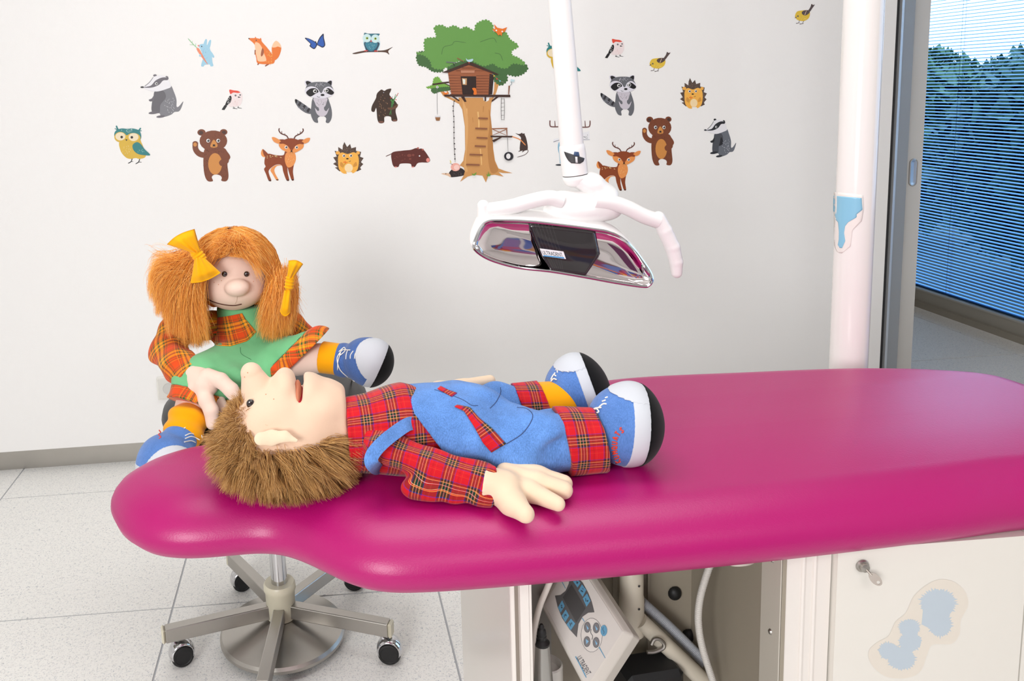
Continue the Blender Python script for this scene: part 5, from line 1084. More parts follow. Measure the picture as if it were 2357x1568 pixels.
# bows
def lobe(name, ka, kb, ea, eb, Y, bulge, parent, folds=3, nu=16, nv=20, endc=.12):
    ka, kb, ea, eb = (on_y(p[0], p[1], Y) for p in (ka, kb, ea, eb)); V = []; vd = A3(0, -1, .15)
    u = np.linspace(0, 1, nu); v = np.linspace(0, 1, nv)
    for sgn in (-1, 1):
        for i in u:
            for j in v:
                a = ka*(1-i)+ea*i; b = kb*(1-i)+eb*i; p = a*(1-j)+b*j
                out = ((ea+eb)/2-(ka+kb)/2); p = p+out*endc*i*math.sin(math.pi*j)
                th_ = bulge*(math.sin(math.pi*j)**.5)*(.22+.9*math.sin(math.pi*min(1, i*.55+.12)))*(1-.55*max(0, i-.75)*4)
                th_ += .0032*math.cos(j*math.pi*2*folds)*(1-i*.6)*math.sin(math.pi*j)
                V.append(p+vd*sgn*-th_)
    F = []; nn = nu*nv
    for s_ in (0, 1):
        for i in range(nu-1):
            for j in range(nv-1):
                f = (s_*nn+i*nv+j, s_*nn+i*nv+j+1, s_*nn+(i+1)*nv+j+1, s_*nn+(i+1)*nv+j); F.append(f if s_ else f[::-1])
    for i in range(nu-1):
        for j in (0, nv-1): f = (i*nv+j, nn+i*nv+j, nn+(i+1)*nv+j, (i+1)*nv+j); F.append(f if j else f[::-1])
    for j in range(nv-1):
        f = ((nu-1)*nv+j, (nu-1)*nv+j+1, nn+(nu-1)*nv+j+1, nn+(nu-1)*nv+j); F.append(f)
    return O(name, np.array(V), F, m_bow, parent)
def knot(a, b, Y, r, parent):
    a, b = on_y(*a, Y), on_y(*b, Y); dn = (b-a)
    return S('bow', lambda P: cone(P, a, b, r, r)+.0009*np.sin(half(P, a, dn)*900), np.minimum(a, b)-r*1.7, np.maximum(a, b)+r*1.7, .0012, m_bow, parent)
YB1, YB2 = YG-.118, YG-.105
b1 = knot((452, 583), (461, 595), YB1, .0125, ghead)
lobe('bow_loop', (447, 584), (462, 577), (384, 563), (448, 527), YB1-.004, .016, b1)
lobe('bow_loop', (448, 594), (467, 590), (438, 652), (508, 628), YB1-.004, .018, b1)
b2 = knot((668, 641), (665, 660), YB2, .0095, ghead)
lobe('bow_loop', (660, 640), (674, 642), (664, 600), (698, 608), YB2-.002, .012, b2, 2)
lobe('bow_loop', (654, 668), (670, 668), (644, 716), (668, 720), YB2-.002, .012, b2, 1, endc=.2)

# body: dress bib, shorts, sleeves
GB0, GB1 = A3(-.185, 1.815, .775), A3(-.175, 1.82, .665)
def g_torso(P):
    d = chain(P, [GB0, GB1], [.060, .088], .02, (A3(0, 1, 0), 1.15))
    return d
def g_legs(P):
    dl = chain(P, [A3(-.20, 1.76, .665), A3(-.262, 1.66, .668), A3(-.285, 1.612, .640)], [.066, .058, .050], .02)
    dr = chain(P, [A3(-.15, 1.78, .665), A3(-.085, 1.72, .682), on_y(734, 792, 1.685)], [.064, .050, .037], .02)
    dr = smin(dr, cone(P, A3(-.185, 1.70, .655), on_y(536, 872, 1.63), .05, .026), .02)
    return smin(smin(dl, dr, .02), ell(P, A3(-.178, 1.73, .655), (.075, .08, .05)), .02)
def dress_f(P):
    d = smax(smin(g_torso(P), g_legs(P), .025), np.where((P[..., 0]-sc[0])**2+(P[..., 1]-sc[1])**2 < .218**2, .609-P[..., 2], -1.0), .002)
    return d+.003*np.sin(P[..., 0]*95+P[..., 2]*70+2*np.sin(P[..., 2]*45))*np.clip((.73-P[..., 2])*14, 0, 1)+wob(P, 60, .0015, .7)
cutL = (A3(-.277, 1.628, .633), A3(-.30, -.45, -.78)); cutR = (on_y(718, 800, 1.655), A3(.66, -.15, -.72))
wL = .026; wR = .030
def clipd(P, c, w=0.0): return half(P, c[0], c[1])+w
dress = S('dress', lambda P: np.maximum(np.maximum(dress_f(P), np.where(P[..., 1] < 1.69, clipd(P, cutL, wL), -1)), np.maximum(np.where(P[..., 0] > -.12, clipd(P, cutR, wR), -1), P[..., 2]-.792)), (-.36, 1.54, .545), (.05, 1.93, .80), .0026, m_green, girl)
S('hem', lambda P: np.maximum(np.maximum(dress_f(P)-.001, clipd(P, cutL)), np.maximum(-clipd(P, cutL, wL), P[..., 1]-1.69)), (-.37, 1.53, .54), (-.2, 1.70, .70), .0024, m_gplaid, girl, lambda V: axis_uv(V, A3(-.262, 1.66, .640), A3(-.283, 1.615, .610), (1, 0, 0), .05))
S('hem', lambda P: np.maximum(np.maximum(dress_f(P)-.001, clipd(P, cutR)), np.maximum(-clipd(P, cutR, wR), -.125-P[..., 0])), (-.13, 1.61, .58), (.05, 1.79, .77), .0024, m_gplaid, girl, lambda V: axis_uv(V, A3(-.085, 1.72, .655), A3(-.045, 1.70, .668), (0, 0, 1), .05))
patch('bib_pocket', dress_f, [(482, 738), (495, 732), (530, 727), (558, 721), (560, 729)], [(485, 782), (497, 795), (530, 797), (570, 785), (590, 764)], m_gplaid, dress, n=20, m=12, lift=.0016)
thread('bib_seam', dress_f, [(553, 800), (556, 815), (578, 828)], .0006, mat('green_seam', (50, 110, 70), .9), dress, lift=.0001)
# legs
S('leg', lambda P: chain(P, [A3(-.274, 1.636, .640), A3(-.293, 1.583, .600)], [.043, .034], .01), (-.36, 1.52, .53), (-.21, 1.71, .71), .0026, m_skin2, girl)
S('leg', lambda P: chain(P, [A3(-.07, 1.715, .688), A3(-.0, 1.690, .697)], [.034, .030], .01), (-.13, 1.63, .60), (.05, 1.78, .75), .0026, m_skin2, girl)
s1a, s1b = A3(-.289, 1.590, .617), A3(-.300, 1.562, .590)
S('sock', lambda P: chain(P, [s1a, s1b], [.0405, .0385], .01)+.0022*np.sin(half(P, s1a, s1b-s1a)*190), s1a-.09, s1b+.09, .0022, m_sock, girl)
s2a, s2b = A3(-.016, 1.694, .697), A3(.026, 1.680, .693)
S('sock', lambda P: np.maximum(chain(P, [s2a, s2b], [.0335, .033], .01), half(P, s2a, s2a-s2b)-.001), s2a-.07, s2b+.07, .0022, m_sock, girl)
# shoes
gup1, gsb1 = shoe(girl, (-.322, 1.512, .574), (-.12, -.25, -1), (.40, -.85, 0), (.050, .062, .053), .006, .0290, (.034, -.3), m_denim2, ankle=(-.303, 1.548, .592), ankle_r=.036)
gup2, gsb2 = shoe(girl, (.076, 1.655, .695), (.84, -.12, -.42), (.38, -.80, .42), (.052, .055, .047), .012, .0270, (.032, -.40), m_denim3, ankle=(.030, 1.679, .692), ankle_r=.036)
laces(gsb1, gup1, [[(426, 1003), (440, 998), (456, 1004)], [(426, 1010), (442, 1005), (460, 1013)], [(424, 1018), (440, 1015), (450, 1019)]], None, [[(424, 986), (434, 980), (446, 984), (462, 1000), (466, 1008)], [(440, 982), (456, 988), (464, 1004)]])
laces(gsb2, gup2, [[(800, 806), (797, 816), (796, 827)], [(813, 808), (807, 817), (806, 826)], [(827, 806), (818, 814), (816, 826)], [(836, 804), (828, 814), (824, 827)]], None, [[(780, 810), (792, 800), (794, 808), (782, 818), (788, 806), (806, 806)], [(782, 812), (776, 826), (782, 850), (800, 868), (816, 878)], [(784, 812), (778, 832), (777, 852)]])
thread('embroidered_word', gsb1, [(366, 990), (370, 996), (365, 1000), (370, 1006), (366, 1010)], .0011, m_thread, gup1)
# sleeves and hands
GS = [A3(-.262, 1.80, .765), A3(-.335, 1.755, .735), A3(-.338, 1.69, .715), A3(-.282, 1.640, .692)]
def gsleeve(P):
    d = chain(P, [Gp(398, 762, 1.78), Gp(386, 806, 1.74), Gp(412, 842, 1.68), Gp(445, 868, 1.64)], [.030, .036, .033, .030], .015)
    d = smin(d, cone(P, GB0+A3(-.03, .03, -.03), Gp(398, 762, 1.78), .032, .030), .02)
    ax = Gp(445, 868, 1.64)-Gp(412, 842, 1.68); ax /= np.linalg.norm(ax)
    d = d+.0022*np.sin(half(P, Gp(384, 800, 1.74), A3(.6, .2, -.7))*150)+wob(P, 70, .001)
    return np.maximum(d, half(P, Gp(448, 858, 1.64), ax))
S('sleeve', gsleeve, (-.42, 1.57, .62), (-.17, 1.87, .83), .0022, m_gplaid, girl, lambda V: axis_uv(V, Gp(392, 742, 1.78), Gp(430, 860, 1.66), (0, -1, 0), .034))
GR_ = [A3(-.125, 1.84, .757), A3(-.085, 1.87, .722), A3(-.055, 1.88, .690)]
S('sleeve', lambda P: chain(P, GR_, [.032, .030, .028], .01)+wob(P, 70, .001), (-.18, 1.78, .63), (.03, 1.93, .82), .0028, m_gplaid, girl, lambda V: axis_uv(V, GR_[0], GR_[2], (0, -1, 0), .03))
def ghand(P):
    Q = lambda px, py, Y=1.60: on_y(px, py, Y)
    d = chain(P, [Q(452, 868, 1.63), Q(474, 884)], [.026, .026], .01, (A3(.2, -1, .3), 1.2))
    d = smin(d, chain(P, [Q(448, 888, 1.61), Q(446, 894, 1.60)], [.016, .012], .008), .01)
    d = smin(d, chain(P, [Q(478, 866), Q(508, 876, 1.585), Q(532, 898, 1.57), Q(546, 920, 1.565)], [.016, .0150, .0145, .012], .004), .005)
    d = smin(d, chain(P, [Q(476, 890, 1.62), Q(500, 915, 1.615), Q(518, 945, 1.60)], [.012, .012, .010], .008), .004)
    d = smin(d, chain(P, [Q(464, 892), Q(474, 920, 1.58), Q(486, 945, 1.57), Q(488, 975, 1.565)], [.0165, .0155, .0145, .012], .004), .005)
    return d
S('hand', ghand, (-.33, 1.52, .53), (-.14, 1.69, .72), .0018, m_skin2, girl)
# ------------------------------------------------------------------ dental lamp
def on_plane(px, py, p0, n): d = ray(px, py); return CAM+d*((np.array(p0)-CAM)@n/(d@n))
LY = 1.55
lamp = empty('dental_lamp', (.55, LY, .84), 'white dental operating lamp with chrome reflector hanging on a jointed arm', 'lamp')
LZ = lambda x, y: (1070+x/4.02, 300+y/4.02)
ln_ = A3(.03, -.98, .16); ln_ /= np.linalg.norm(ln_); lp0 = on_y(1295, 585, 1.50)
bez = [(85, 1060), (110, 980), (150, 900), (200, 852), (300, 838), (600, 848), (900, 880), (1200, 920), (1330, 945), (1450, 1000), (1560, 1100), (1650, 1220), (1715, 1320), (1730, 1390), (1700, 1435), (1640, 1445), (1400, 1410), (1100, 1355), (800, 1305), (500, 1270), (300, 1220), (180, 1170), (100, 1110)]
bz = spline(np.array([on_plane(*LZ(*p), lp0, ln_) for p in bez]), 6); bc = bz.mean(0); nb = len(bz)
MB().tube(bz, .0032, 8, closed=True).out('bezel', m_chrome, lamp)
def dish(rings, cap=True, cc=None):
    c = bc if cc is None else cc
    V = np.vstack([c+(bz-c)*r[0]-ln_*r[1]+A3(0, 0, r[2] if len(r) > 2 else 0) for r in rings]); F = [(i*nb+k, i*nb+(k+1) % nb, (i+1)*nb+(k+1) % nb, (i+1)*nb+k) for i in range(len(rings)-1) for k in range(nb)]
    return V, F+[tuple((len(rings)-1)*nb+k for k in range(nb))]
V, F = dish([(1.012, -.002, 0), (1.03, .006, .004), (1.03, .018, .012), (1.0, .034, .022), (.93, .050, .030), (.80, .064, .035), (.6, .074, .036), (.3, .080, .034)])
m_lampw = mat('lamp_white_plastic', (248, 246, 245), .3)
O('housing', V, F, m_lampw, lamp)
V, F = dish([(.985, -.001), (.95, .004), (.85, .0085), (.65, .012), (.4, .0145), (.15, .0155)]); refl = O('reflector', V, F, mat('mirror_reflector', (236, 228, 228), .03, 1.0), lamp)
# dark ribbed glass in the middle, and the maker's plate
def flat(pts, off, name, m, parent, per=0):
    q = np.array(pts, float); q = spline(q, per) if per else q
    P = np.array([on_plane(*LZ(*p), lp0+ln_*off, ln_) for p in q]); t = tessellate_polygon([[Vector((p[0], p[2], 0)) for p in P]])
    return O(name, P, [tuple(i) for i in t], m, parent, False)
m_dkg = mat('dark_lamp_glass', (40, 36, 38), .06, spec=.6, coat=.6)
def edge_mix(pts, n):
    p = np.array(pts, float); s = np.concatenate([[0], np.cumsum(np.linalg.norm(np.diff(p, axis=0), axis=1))]); return np.stack([np.interp(np.linspace(0, s[-1], n), s, p[:, i]) for i in (0, 1)], 1)
ea = edge_mix([(585, 862), (640, 1010), (700, 1150), (800, 1302)], 14); eb = edge_mix([(1205, 930), (1225, 1040), (1250, 1150), (1110, 1350)], 14)
Vg, Fg = [], []
for i in range(14):
    for j in range(17):
        w = j/16; q = ea[i]*(1-w)+eb[i]*w; u = i/13; bow = .001+.004*math.sin(math.pi*u)*(0.6+.4*math.sin(math.pi*w))
        Vg.append(on_plane(*LZ(*q), lp0-ln_*bow, ln_))
Fg = [(i*17+j, i*17+j+1, (i+1)*17+j+1, (i+1)*17+j) for i in range(13) for j in range(16)]
gl = O('centre_glass', Vg, Fg, m_dkg, lamp); gl.modifiers.new('s', 'SOLIDIFY').thickness = .002
m_rib = mat('glass_rib', (86, 82, 84), .3)
for k in range(7):
    w = .05+k*.052; P = [on_plane(*LZ(*(ea[i]*(1-w)+eb[i]*w)), lp0-ln_*(-.0005+.004*math.sin(math.pi*i/13)*(0.6+.4*math.sin(math.pi*w))), ln_) for i in range(0, 14)]
    MB().tube(P, .0006, 5).out('glass_rib', m_rib, gl, sh=0)
# plate with the word ULTRADENT over a blue bar
def text_mesh(txt, o, ux, uy, height, width, m, name, parent, lift):
    cu = bpy.data.curves.new(name, 'FONT'); cu.body = txt; cu.size = 1.0; cu.extrude = 0; tmp = bpy.data.objects.new('tmp', cu); COL.objects.link(tmp)
    me = bpy.data.meshes.new_from_object(tmp.evaluated_get(bpy.context.evaluated_depsgraph_get())); bpy.data.objects.remove(tmp); bpy.data.curves.remove(cu)
    V = np.array([v.co[:] for v in me.vertices]); F = [tuple(p.vertices) for p in me.polygons]; bpy.data.meshes.remove(me)
    x0, x1 = V[:, 0].min(), V[:, 0].max(); y0_, y1 = 0.0, V[:, 1].max()
    P = np.array(o)+np.outer((V[:, 0]-x0)/(x1-x0)*width, ux)+np.outer((V[:, 1]-y0_)/(y1-y0_)*height, uy)+lift
    return O(name, P, F, m, parent, False)
pl_ = [on_plane(*LZ(*p), lp0+ln_*.0005, ln_) for p in ((693, 1093), (722, 1165), (936, 1192), (912, 1122))]
plate = O('name_plate', np.vstack([np.array(pl_), np.array(pl_)-ln_*.003]), [(0, 1, 2, 3), (0, 4, 5, 1), (1, 5, 6, 2), (2, 6, 7, 3), (3, 7, 4, 0)], mat('plate_white', (240, 238, 242), .4), lamp, False)
bars = [on_plane(*LZ(*p), lp0+ln_*.0009, ln_) for p in ((724, 1155), (728, 1166), (922, 1188), (916, 1174))]
O('plate_bar', bars, [(0, 1, 2, 3)], mat('print_blue', (70, 150, 206), .5), plate, False)
o_ = on_plane(*LZ(724, 1148), lp0+ln_*.001, ln_); ux = on_plane(*LZ(912, 1170), lp0+ln_*.001, ln_)-o_; wd = np.linalg.norm(ux); ux /= wd; uy = on_plane(*LZ(706, 1106), lp0+ln_*.001, ln_)-o_; hg = np.linalg.norm(uy)*.85; uy /= np.linalg.norm(uy)
text_mesh('ULTRADENT', o_, ux, uy, hg, wd, mat('print_black', (40, 34, 48), .5), 'wordmark', plate, 0)
# round knobs at both ends of the bezel
for a, b in (((82, 1050), (175, 1165)), ((1640, 1215), (1725, 1370))):
    p, q = on_plane(*LZ(*a), lp0, ln_), on_plane(*LZ(*b), lp0, ln_); c_ = (p+q)/2-ln_*.004; ax = (q-p)/2
    R = basis(x=ax, z=-ln_); S('end_knob', lambda P: ell(P, c_, (np.linalg.norm(ax)*.9, .006, .007), R), c_-.03, c_+.03, .0012, m_chrome, lamp)
# handles, hub, neck, joint, arm
H = lambda x, y, Y=1.53: on_y(*LZ(x, y), Y)
S('hub', lambda P: smin(cone(P, H(880, 665, 1.555), H(1330, 690, 1.565), .021, .021), ell(P, H(1080, 745, 1.555), (.072, .034, .024)), .03), H(780, 760, 1.56)-A3(.03, .06, .03), H(1450, 600, 1.56)+A3(.02, .06, .03), .0026, m_lampw, lamp)
MB().tube(spline([H(900, 655), H(780, 625), H(600, 660), H(420, 710), H(200, 745)], 8, False), .0145, 12).out('handle_bar', m_lampw, lamp)
S('grip', lambda P: cone(P, H(170, 700), H(165, 850), .0115, .0105), np.minimum(H(170, 700), H(165, 850))-.016, np.maximum(H(170, 700), H(165, 850))+.016, .0015, m_lampw, lamp)
MB().tube(spline([H(1200, 650), H(1340, 665), H(1500, 715), H(1650, 790), H(1790, 840)], 8, False), [.0145]*33, 12).out('handle_bar', m_lampw, lamp)
gp = [H(1790, 810), H(1850, 930), H(1920, 1080), H(1955, 1220), H(1960, 1320)]
S('grip', lambda P: chain(P, gp, [.0125, .0140, .0140, .0125, .0100], .002), np.min(gp, 0)-.018, np.max(gp, 0)+.018, .0016, m_lampw, lamp)
AY = 1.56; Q = lambda px, py: on_y(px, py, AY)
S('neck', lambda P: chain(P, [Q(1325, 412), Q(1362, 424), Q(1392, 452), Q(1385, 470)], [.016, .019, .021, .02], .015, (A3(0, 1, 0), .7)), Q(1300, 480)-A3(0, .05, .02), Q(1430, 390)+A3(.02, .05, .02), .0022, m_lampw, lamp)
j0, j1 = Q(1326, 418), Q(1316, 335); ja = (j1-j0)/np.linalg.norm(j1-j0); Rj = basis(x=(0, -1, 0), z=ja); jl = np.linalg.norm(j1-j0)
MB().lathe([(0, -.010), (.012, -.009), (.021, -.003), (.0242, .005), (.0242, .0125)], j0, 40, Rj).out('joint_cup', m_lampw, lamp, sh=0)
MB().lathe([(.0236, .0120), (.0236, .0146)], j0, 40, Rj).out('joint_ring', mat('dark_ring', (80, 72, 70), .4, .5), lamp)
MB().lathe([(.0242, .0142), (.0242, jl-.008), (.0232, jl), (.021, jl+.004), (0, jl+.005)], j0, 40, Rj).out('joint_housing', m_lampw, lamp)
# window in the joint with the arm end inside
jf = lambda P: np.abs(np.sqrt(np.maximum(((P-j0)**2).sum(-1)-((P-j0)@ja)**2, 0)))-.0244
patch('joint_window', jf, [(1298, 349), (1302, 360), (1308, 370), (1315, 376)], [(1345, 364), (1345, 366), (1343, 372), (1335, 377)], mat('joint_dark', (62, 62, 64), .5), lamp, n=10, m=10, lift=.0006, thick=.0004)
patch('cable_clip', jf, [(1324, 361), (1325, 375)], [(1329, 361), (1330, 375)], mat('clip_white', (232, 232, 234), .5), lamp, n=4, m=3, lift=.0014, thick=.0006)
patch('cable', jf, [(1322, 349), (1320, 358)], [(1332, 350), (1334, 360)], mat('cable_blue', (60, 84, 120), .5), lamp, n=4, m=4, lift=.001, thick=.0006)
a0, a1 = Q(1317, 345), Q(1288, 0); ad = (a1-a0); top = a0+ad*2.9
MB().tube([a0, a1, top], [.0222, .0205, .0190], 28).out('arm', m_lampw, lamp)
MB().lathe([(0, -.03), (.03, -.03), (.03, .03), (0, .03)], top, 28, basis(x=(1, 0, 0), z=(0, 1, 0))).out('elbow', m_lampw, lamp)
MB().tube([top, A3(.985, 1.48, top[2]+.12)], .022, 20).out('upper_arm', m_lampw, lamp)
MB().lathe([(.0325, 0), (.045, 0), (.045, .08), (.0325, .08)], A3(.985, 1.48, top[2]+.08), 28).out('pole_clamp', m_lampw, lamp)
# ------------------------------------------------------------------ socket, splash stickers
sk0 = on_y(390, 892, WY)
sock = empty('wall_socket', (sk0[0], WY, sk0[2]-.041), 'white wall socket behind the stool, low on the sticker wall', 'socket')
m_sk = mat('socket_plastic', (232, 230, 224), .3)
c_ = sk0; MB().box((c_[0]-.041, WY-.010, c_[2]-.041), (c_[0]+.041, WY, c_[2]+.041)).out('frame', m_sk, sock, smooth=False).modifiers.new('b', 'BEVEL').width = .002
MB().box((c_[0]-.035, WY-.0125, c_[2]-.035), (c_[0]+.035, WY-.0101, c_[2]+.035)).out('cover', mat('socket_cover', (222, 220, 214), .3), sock, smooth=False).modifiers.new('b', 'BEVEL').width = .001
MB().lathe([(.0205, 0), (.0195, .0008), (.0188, -.0), (.018, -.001), (0, -.0012)], (c_[0], WY-.0135, c_[2]), 36, basis(x=(1, 0, 0), z=(0, -1, 0))).out('insert', mat('socket_insert', (206, 204, 200), .35), sock)
for k in (-1, 1): MB().lathe([(0, .0002), (.0027, .0002), (.0027, 0)], (c_[0]+k*.0095, WY-.0128, c_[2]), 14, basis(x=(1, 0, 0), z=(0, -1, 0))).out('contact_hole', m_dark, sock)

def blob(cx, cy, rx, ry, spikes, amp, seed):
    r = random.Random(seed); out = []
    for i in range(spikes*2):
        a = math.pi*i/spikes; k = 1+(amp*r.uniform(.0, .8)**1.5 if i % 2 else -amp*.35*r.random()); out.append((cx+rx*k*math.cos(a), cy+ry*k*math.sin(a)))
    return out
def draw_on(name, ops, to_px, hit, nrm, parent=None, off=.0003, step=.00012):
    V, F, MI, mats = [], [], [], []; n = 0
    for zl, op in enumerate(ops):
        m = mat('film_%02x%02x%02x' % op[1], op[1], .35)
        if m not in mats: mats.append(m)
        for poly in op_poly(op):
            px = to_px(poly); P = np.array([hit(x, y) for x, y in px])+np.array(nrm)*(off+step*zl)
            for t in tessellate_polygon([[Vector((x, -y, 0)) for x, y in px]]):
                F.append(tuple(i+n for i in t)); MI.append(mats.index(m))
            V.append(P); n += len(P)
    return O(name, np.vstack(V), F, mats, parent, False, mi=MI)
RD = zoomed(1580, 1200, 3.0335)
CRM, PB = (222, 214, 202), (186, 198, 208)
film = [('S', CRM, [(1590, 520), (1700, 430), (1790, 405), (1880, 430), (1950, 500), (1965, 590), (1915, 690), (1905, 790), (1850, 855), (1720, 862), (1680, 930), (1640, 1040), (1560, 1090), (1440, 1095), (1350, 1060), (1280, 980), (1275, 900), (1340, 840), (1410, 800), (1460, 700), (1530, 640)]),
 ('P', PB, blob(1755, 570, 125, 95, 38, .34, 1)), ('P', PB, blob(1770, 720, 80, 85, 30, .34, 2)), ('P', PB, [(1650, 620), (1860, 620), (1800, 700), (1720, 760), (1640, 720)]), ('P', PB, blob(1555, 745, 72, 62, 28, .34, 3)), ('P', PB, blob(1560, 840, 78, 70, 26, .34, 4)), ('P', PB, blob(1410, 905, 68, 58, 26, .34, 5)), ('P', PB, blob(1500, 960, 95, 75, 30, .34, 6))]
fo = draw_on('splash_sticker', film, RD, lambda x, y: on_y(x, y, .947), (0, -1, 0), None, .0003, .00002); tag(fo, 'faded pale blue splash sticker on the white cabinet door', 'sticker')
# splash on the pole, wrapped round it
pf = lambda P: np.sqrt((P[..., 0]-pole_c[0])**2+(P[..., 1]-pole_c[1])**2)-.0322
PZ = lambda p: [(1880+x/3.266, 420+y/3.266) for x, y in p]
ps = patch('splash_sticker', pf, PZ([(128, 72), (128, 300), (128, 420), (132, 480), (150, 520), (170, 530)]), PZ([(350, 95), (355, 200), (340, 290), (270, 360), (255, 480), (190, 532)]), mat('sticker_film', (240, 234, 229), .2), None, n=26, m=14, lift=.0004, thick=.0002)
tag(ps, 'blue paint-splash sticker wrapped round the white pole', 'sticker')
patch('blue_splash', pf, PZ([(126, 100), (124, 140), (123, 210), (127, 225), (132, 270), (160, 300), (166, 370), (165, 430), (158, 470), (172, 492)]), PZ([(338, 118), (340, 160), (345, 205), (300, 240), (300, 262), (235, 300), (212, 330), (205, 380), (214, 440), (190, 494)]), mat('splash_blue', (140, 198, 226), .25), ps, n=48, m=14, lift=.0008, thick=.0002)

# ------------------------------------------------------------------ instrument tray unit folded away inside the cabinet
UZ = lambda x, y: (1180+x/4.714, 1280+y/4.714)
un = A3(-.30, -.72, .62); un /= np.linalg.norm(un); up0 = on_y(1335, 1450, 1.045)
uh = lambda px, py: on_plane(px, py, up0, un)
unit = empty('control_unit', (.31, 1.05, .40), 'grey-white dental control unit with blue buttons hanging tilted under the couch', 'control panel')
quad = np.array([uh(*UZ(*p)) for p in ((657, -26), (330, 530), (808, 1430), (1205, 820))]); qc = quad.mean(0)
def slab(rings):
    V = np.vstack([qc+(quad-qc)*s-un*d+np.array(sh) for s, d, sh in rings]); F = [(i*4+k, i*4+(k+1) % 4, (i+1)*4+(k+1) % 4, (i+1)*4+k) for i in range(len(rings)-1) for k in range(4)]
    return V, [f[::-1] for f in F]+[(0, 1, 2, 3), tuple((len(rings)-1)*4+k for k in (3, 2, 1, 0))]
Z3 = (0, 0, 0); Z4 = (quad[3]-quad[0])/np.linalg.norm(quad[3]-quad[0])*.012+(quad[2]-quad[1])/np.linalg.norm(quad[2]-quad[1])*0+(quad[3]-quad[2])/np.linalg.norm(quad[3]-quad[2])*.008
m_unit = mat('unit_plastic', (206, 200, 192), .35)
V, F = slab([(1.0, 0, Z3), (1.10, .004, Z3), (1.15, .010, Z4*.4), (1.18, .034, Z4), (1.1, .044, Z4)]); ub = O('body', V, F, m_unit, unit, False); bv = ub.modifiers.new('b', 'BEVEL'); bv.width = .006; bv.segments = 3
flatp = lambda name, ops, par, off: draw_on(name, ops, lambda p: np.array([UZ(*q) for q in np.asarray(p)]), uh, un, par, off)
flatp('face_plate', [('P', (198, 192, 186), [(657, -10), (348, 530), (808, 1405), (1190, 820)])], unit, .0006)
DGp = (70, 68, 68); BL = (74, 138, 172)
flatp('display_surround', [('P', DGp, [(620, 190), (690, 215), (760, 290), (820, 400), (860, 500), (888, 612), (820, 618), (760, 660), (715, 740), (697, 885), (620, 800), (540, 680), (490, 560), (460, 432), (520, 425), (575, 380), (610, 300)])], unit, .0010)
flatp('display', [('P', (38, 36, 34), [(640, 310), (545, 450), (690, 725), (792, 570)])], unit, .0014)
for q in ([(690, 235), (738, 295), (705, 345), (657, 280)], [(752, 310), (800, 370), (762, 445), (714, 378)], [(808, 408), (846, 490), (802, 553), (762, 462)], [(538, 482), (566, 545), (522, 618), (492, 560)], [(578, 582), (614, 650), (572, 720), (532, 650)], [(634, 682), (680, 735), (632, 808), (584, 745)]):
    bt = flatp('button', [('P', BL, q)], unit, .0016); c0 = np.mean(q, 0)
    flatp('button_symbol', [('D', (30, 44, 54), (c0[0], c0[1], 16, 20, 6, 22, 8, 1.1, int(c0[0])))], bt, .0019)
flatp('accent_line', [('L', BL, [(525, 262), (575, 355)], 9), ('L', BL, [(755, 675), (780, 715)], 10), ('L', BL, [(938, 990), (1005, 1110)], 11)], unit, .0010)
flatp('dial_ring', [('E', (70, 68, 74), (858, 860, 117, 186)), ('E', (204, 198, 192), (858, 860, 113, 182)), ('L', (50, 50, 54), [(852, 795), (848, 835), (868, 870), (860, 912)], 7)], unit, .0010)
for x, y, d_ in ((811, 776, 1), (908, 783, 1), (807, 932, -1), (906, 941, 1)):
    kb = flatp('round_button', [('E', (84, 82, 84), (x, y, 36, 58)), ('E', (104, 102, 104), (x, y, 30, 50))], unit, .0020)
    flatp('arrow', [('P', (120, 170, 204), [(x-14*d_, y-28), (x+16, y+12), (x+2, y+30)] if d_ > 0 else [(x-12, y-30), (x+20, y-4), (x-6, y+28)])], kb, .0026)
flatp('round_button', [('E', BL, (990, 812, 36, 60)), ('L', (30, 50, 64), [(985, 775), (978, 800), (992, 825), (988, 850)], 5)], unit, .0020)
wo_ = uh(*UZ(693, 1110))+un*.001; we = uh(*UZ(805, 1300))+un*.001; ux = we-wo_; wd = np.linalg.norm(ux); ux /= wd; wu = uh(*UZ(718, 1050))+un*.001-wo_; uy = wu-ux*(wu@ux); uy /= np.linalg.norm(uy)
tb = text_mesh('ULTRADENT', wo_, ux, uy, .0072, wd, mat('print_black', (40, 34, 48), .5), 'wordmark', unit, un*.0006)
flatp('wordmark_bar', [('L', BL, [(683, 1092), (745, 1210), (800, 1322)], 12)], unit, .0010)
# hook ring behind the unit
rp = lambda x, y, Y=1.12: on_y(*UZ(x, y), Y)
MB().tube(spline([rp(1460, 1045), rp(1540, 1040), rp(1630, 1000), rp(1640, 950), rp(1590, 905), rp(1535, 905), rp(1505, 960)], 8, False), .0030, 8).out('hook', m_steel, unit)
# other things in the cabinet
m_beige = mat('beige_plastic', (206, 198, 182), .4)
arm_o = empty('support_arm', (rp(1700, 1000, 1.13)[0], 1.13, .30), 'beige jointed support arm running down inside the cabinet', 'arm')
MB().tube([rp(1380, 700, 1.14), rp(2200, 1480, 1.14)], .0125, 20).out('arm_tube', m_beige, arm_o)
jc = rp(1290, 640, 1.15); MB().lathe([(0, -.05), (.0185, -.05), (.0185, .012), (.0175, .014), (.0175, .05), (.0135, .058), (0, .06)], jc+A3(0, 0, .02), 30).out('arm_joint', m_beige, arm_o)
MB().lathe([(0, 0), (.013, 0), (.0135, .04), (0, .045)], jc+A3(.01, 0, .078), 24).out('arm_cap', m_beige, arm_o)
for y in (330, 580): MB().lathe([(0, .0006), (.0016, .0004), (.0018, 0)], rp(1372, y, 1.131), 10, basis(x=(1, 0, 0), z=(0, -1, 0))).out('screw', m_dark, arm_o)
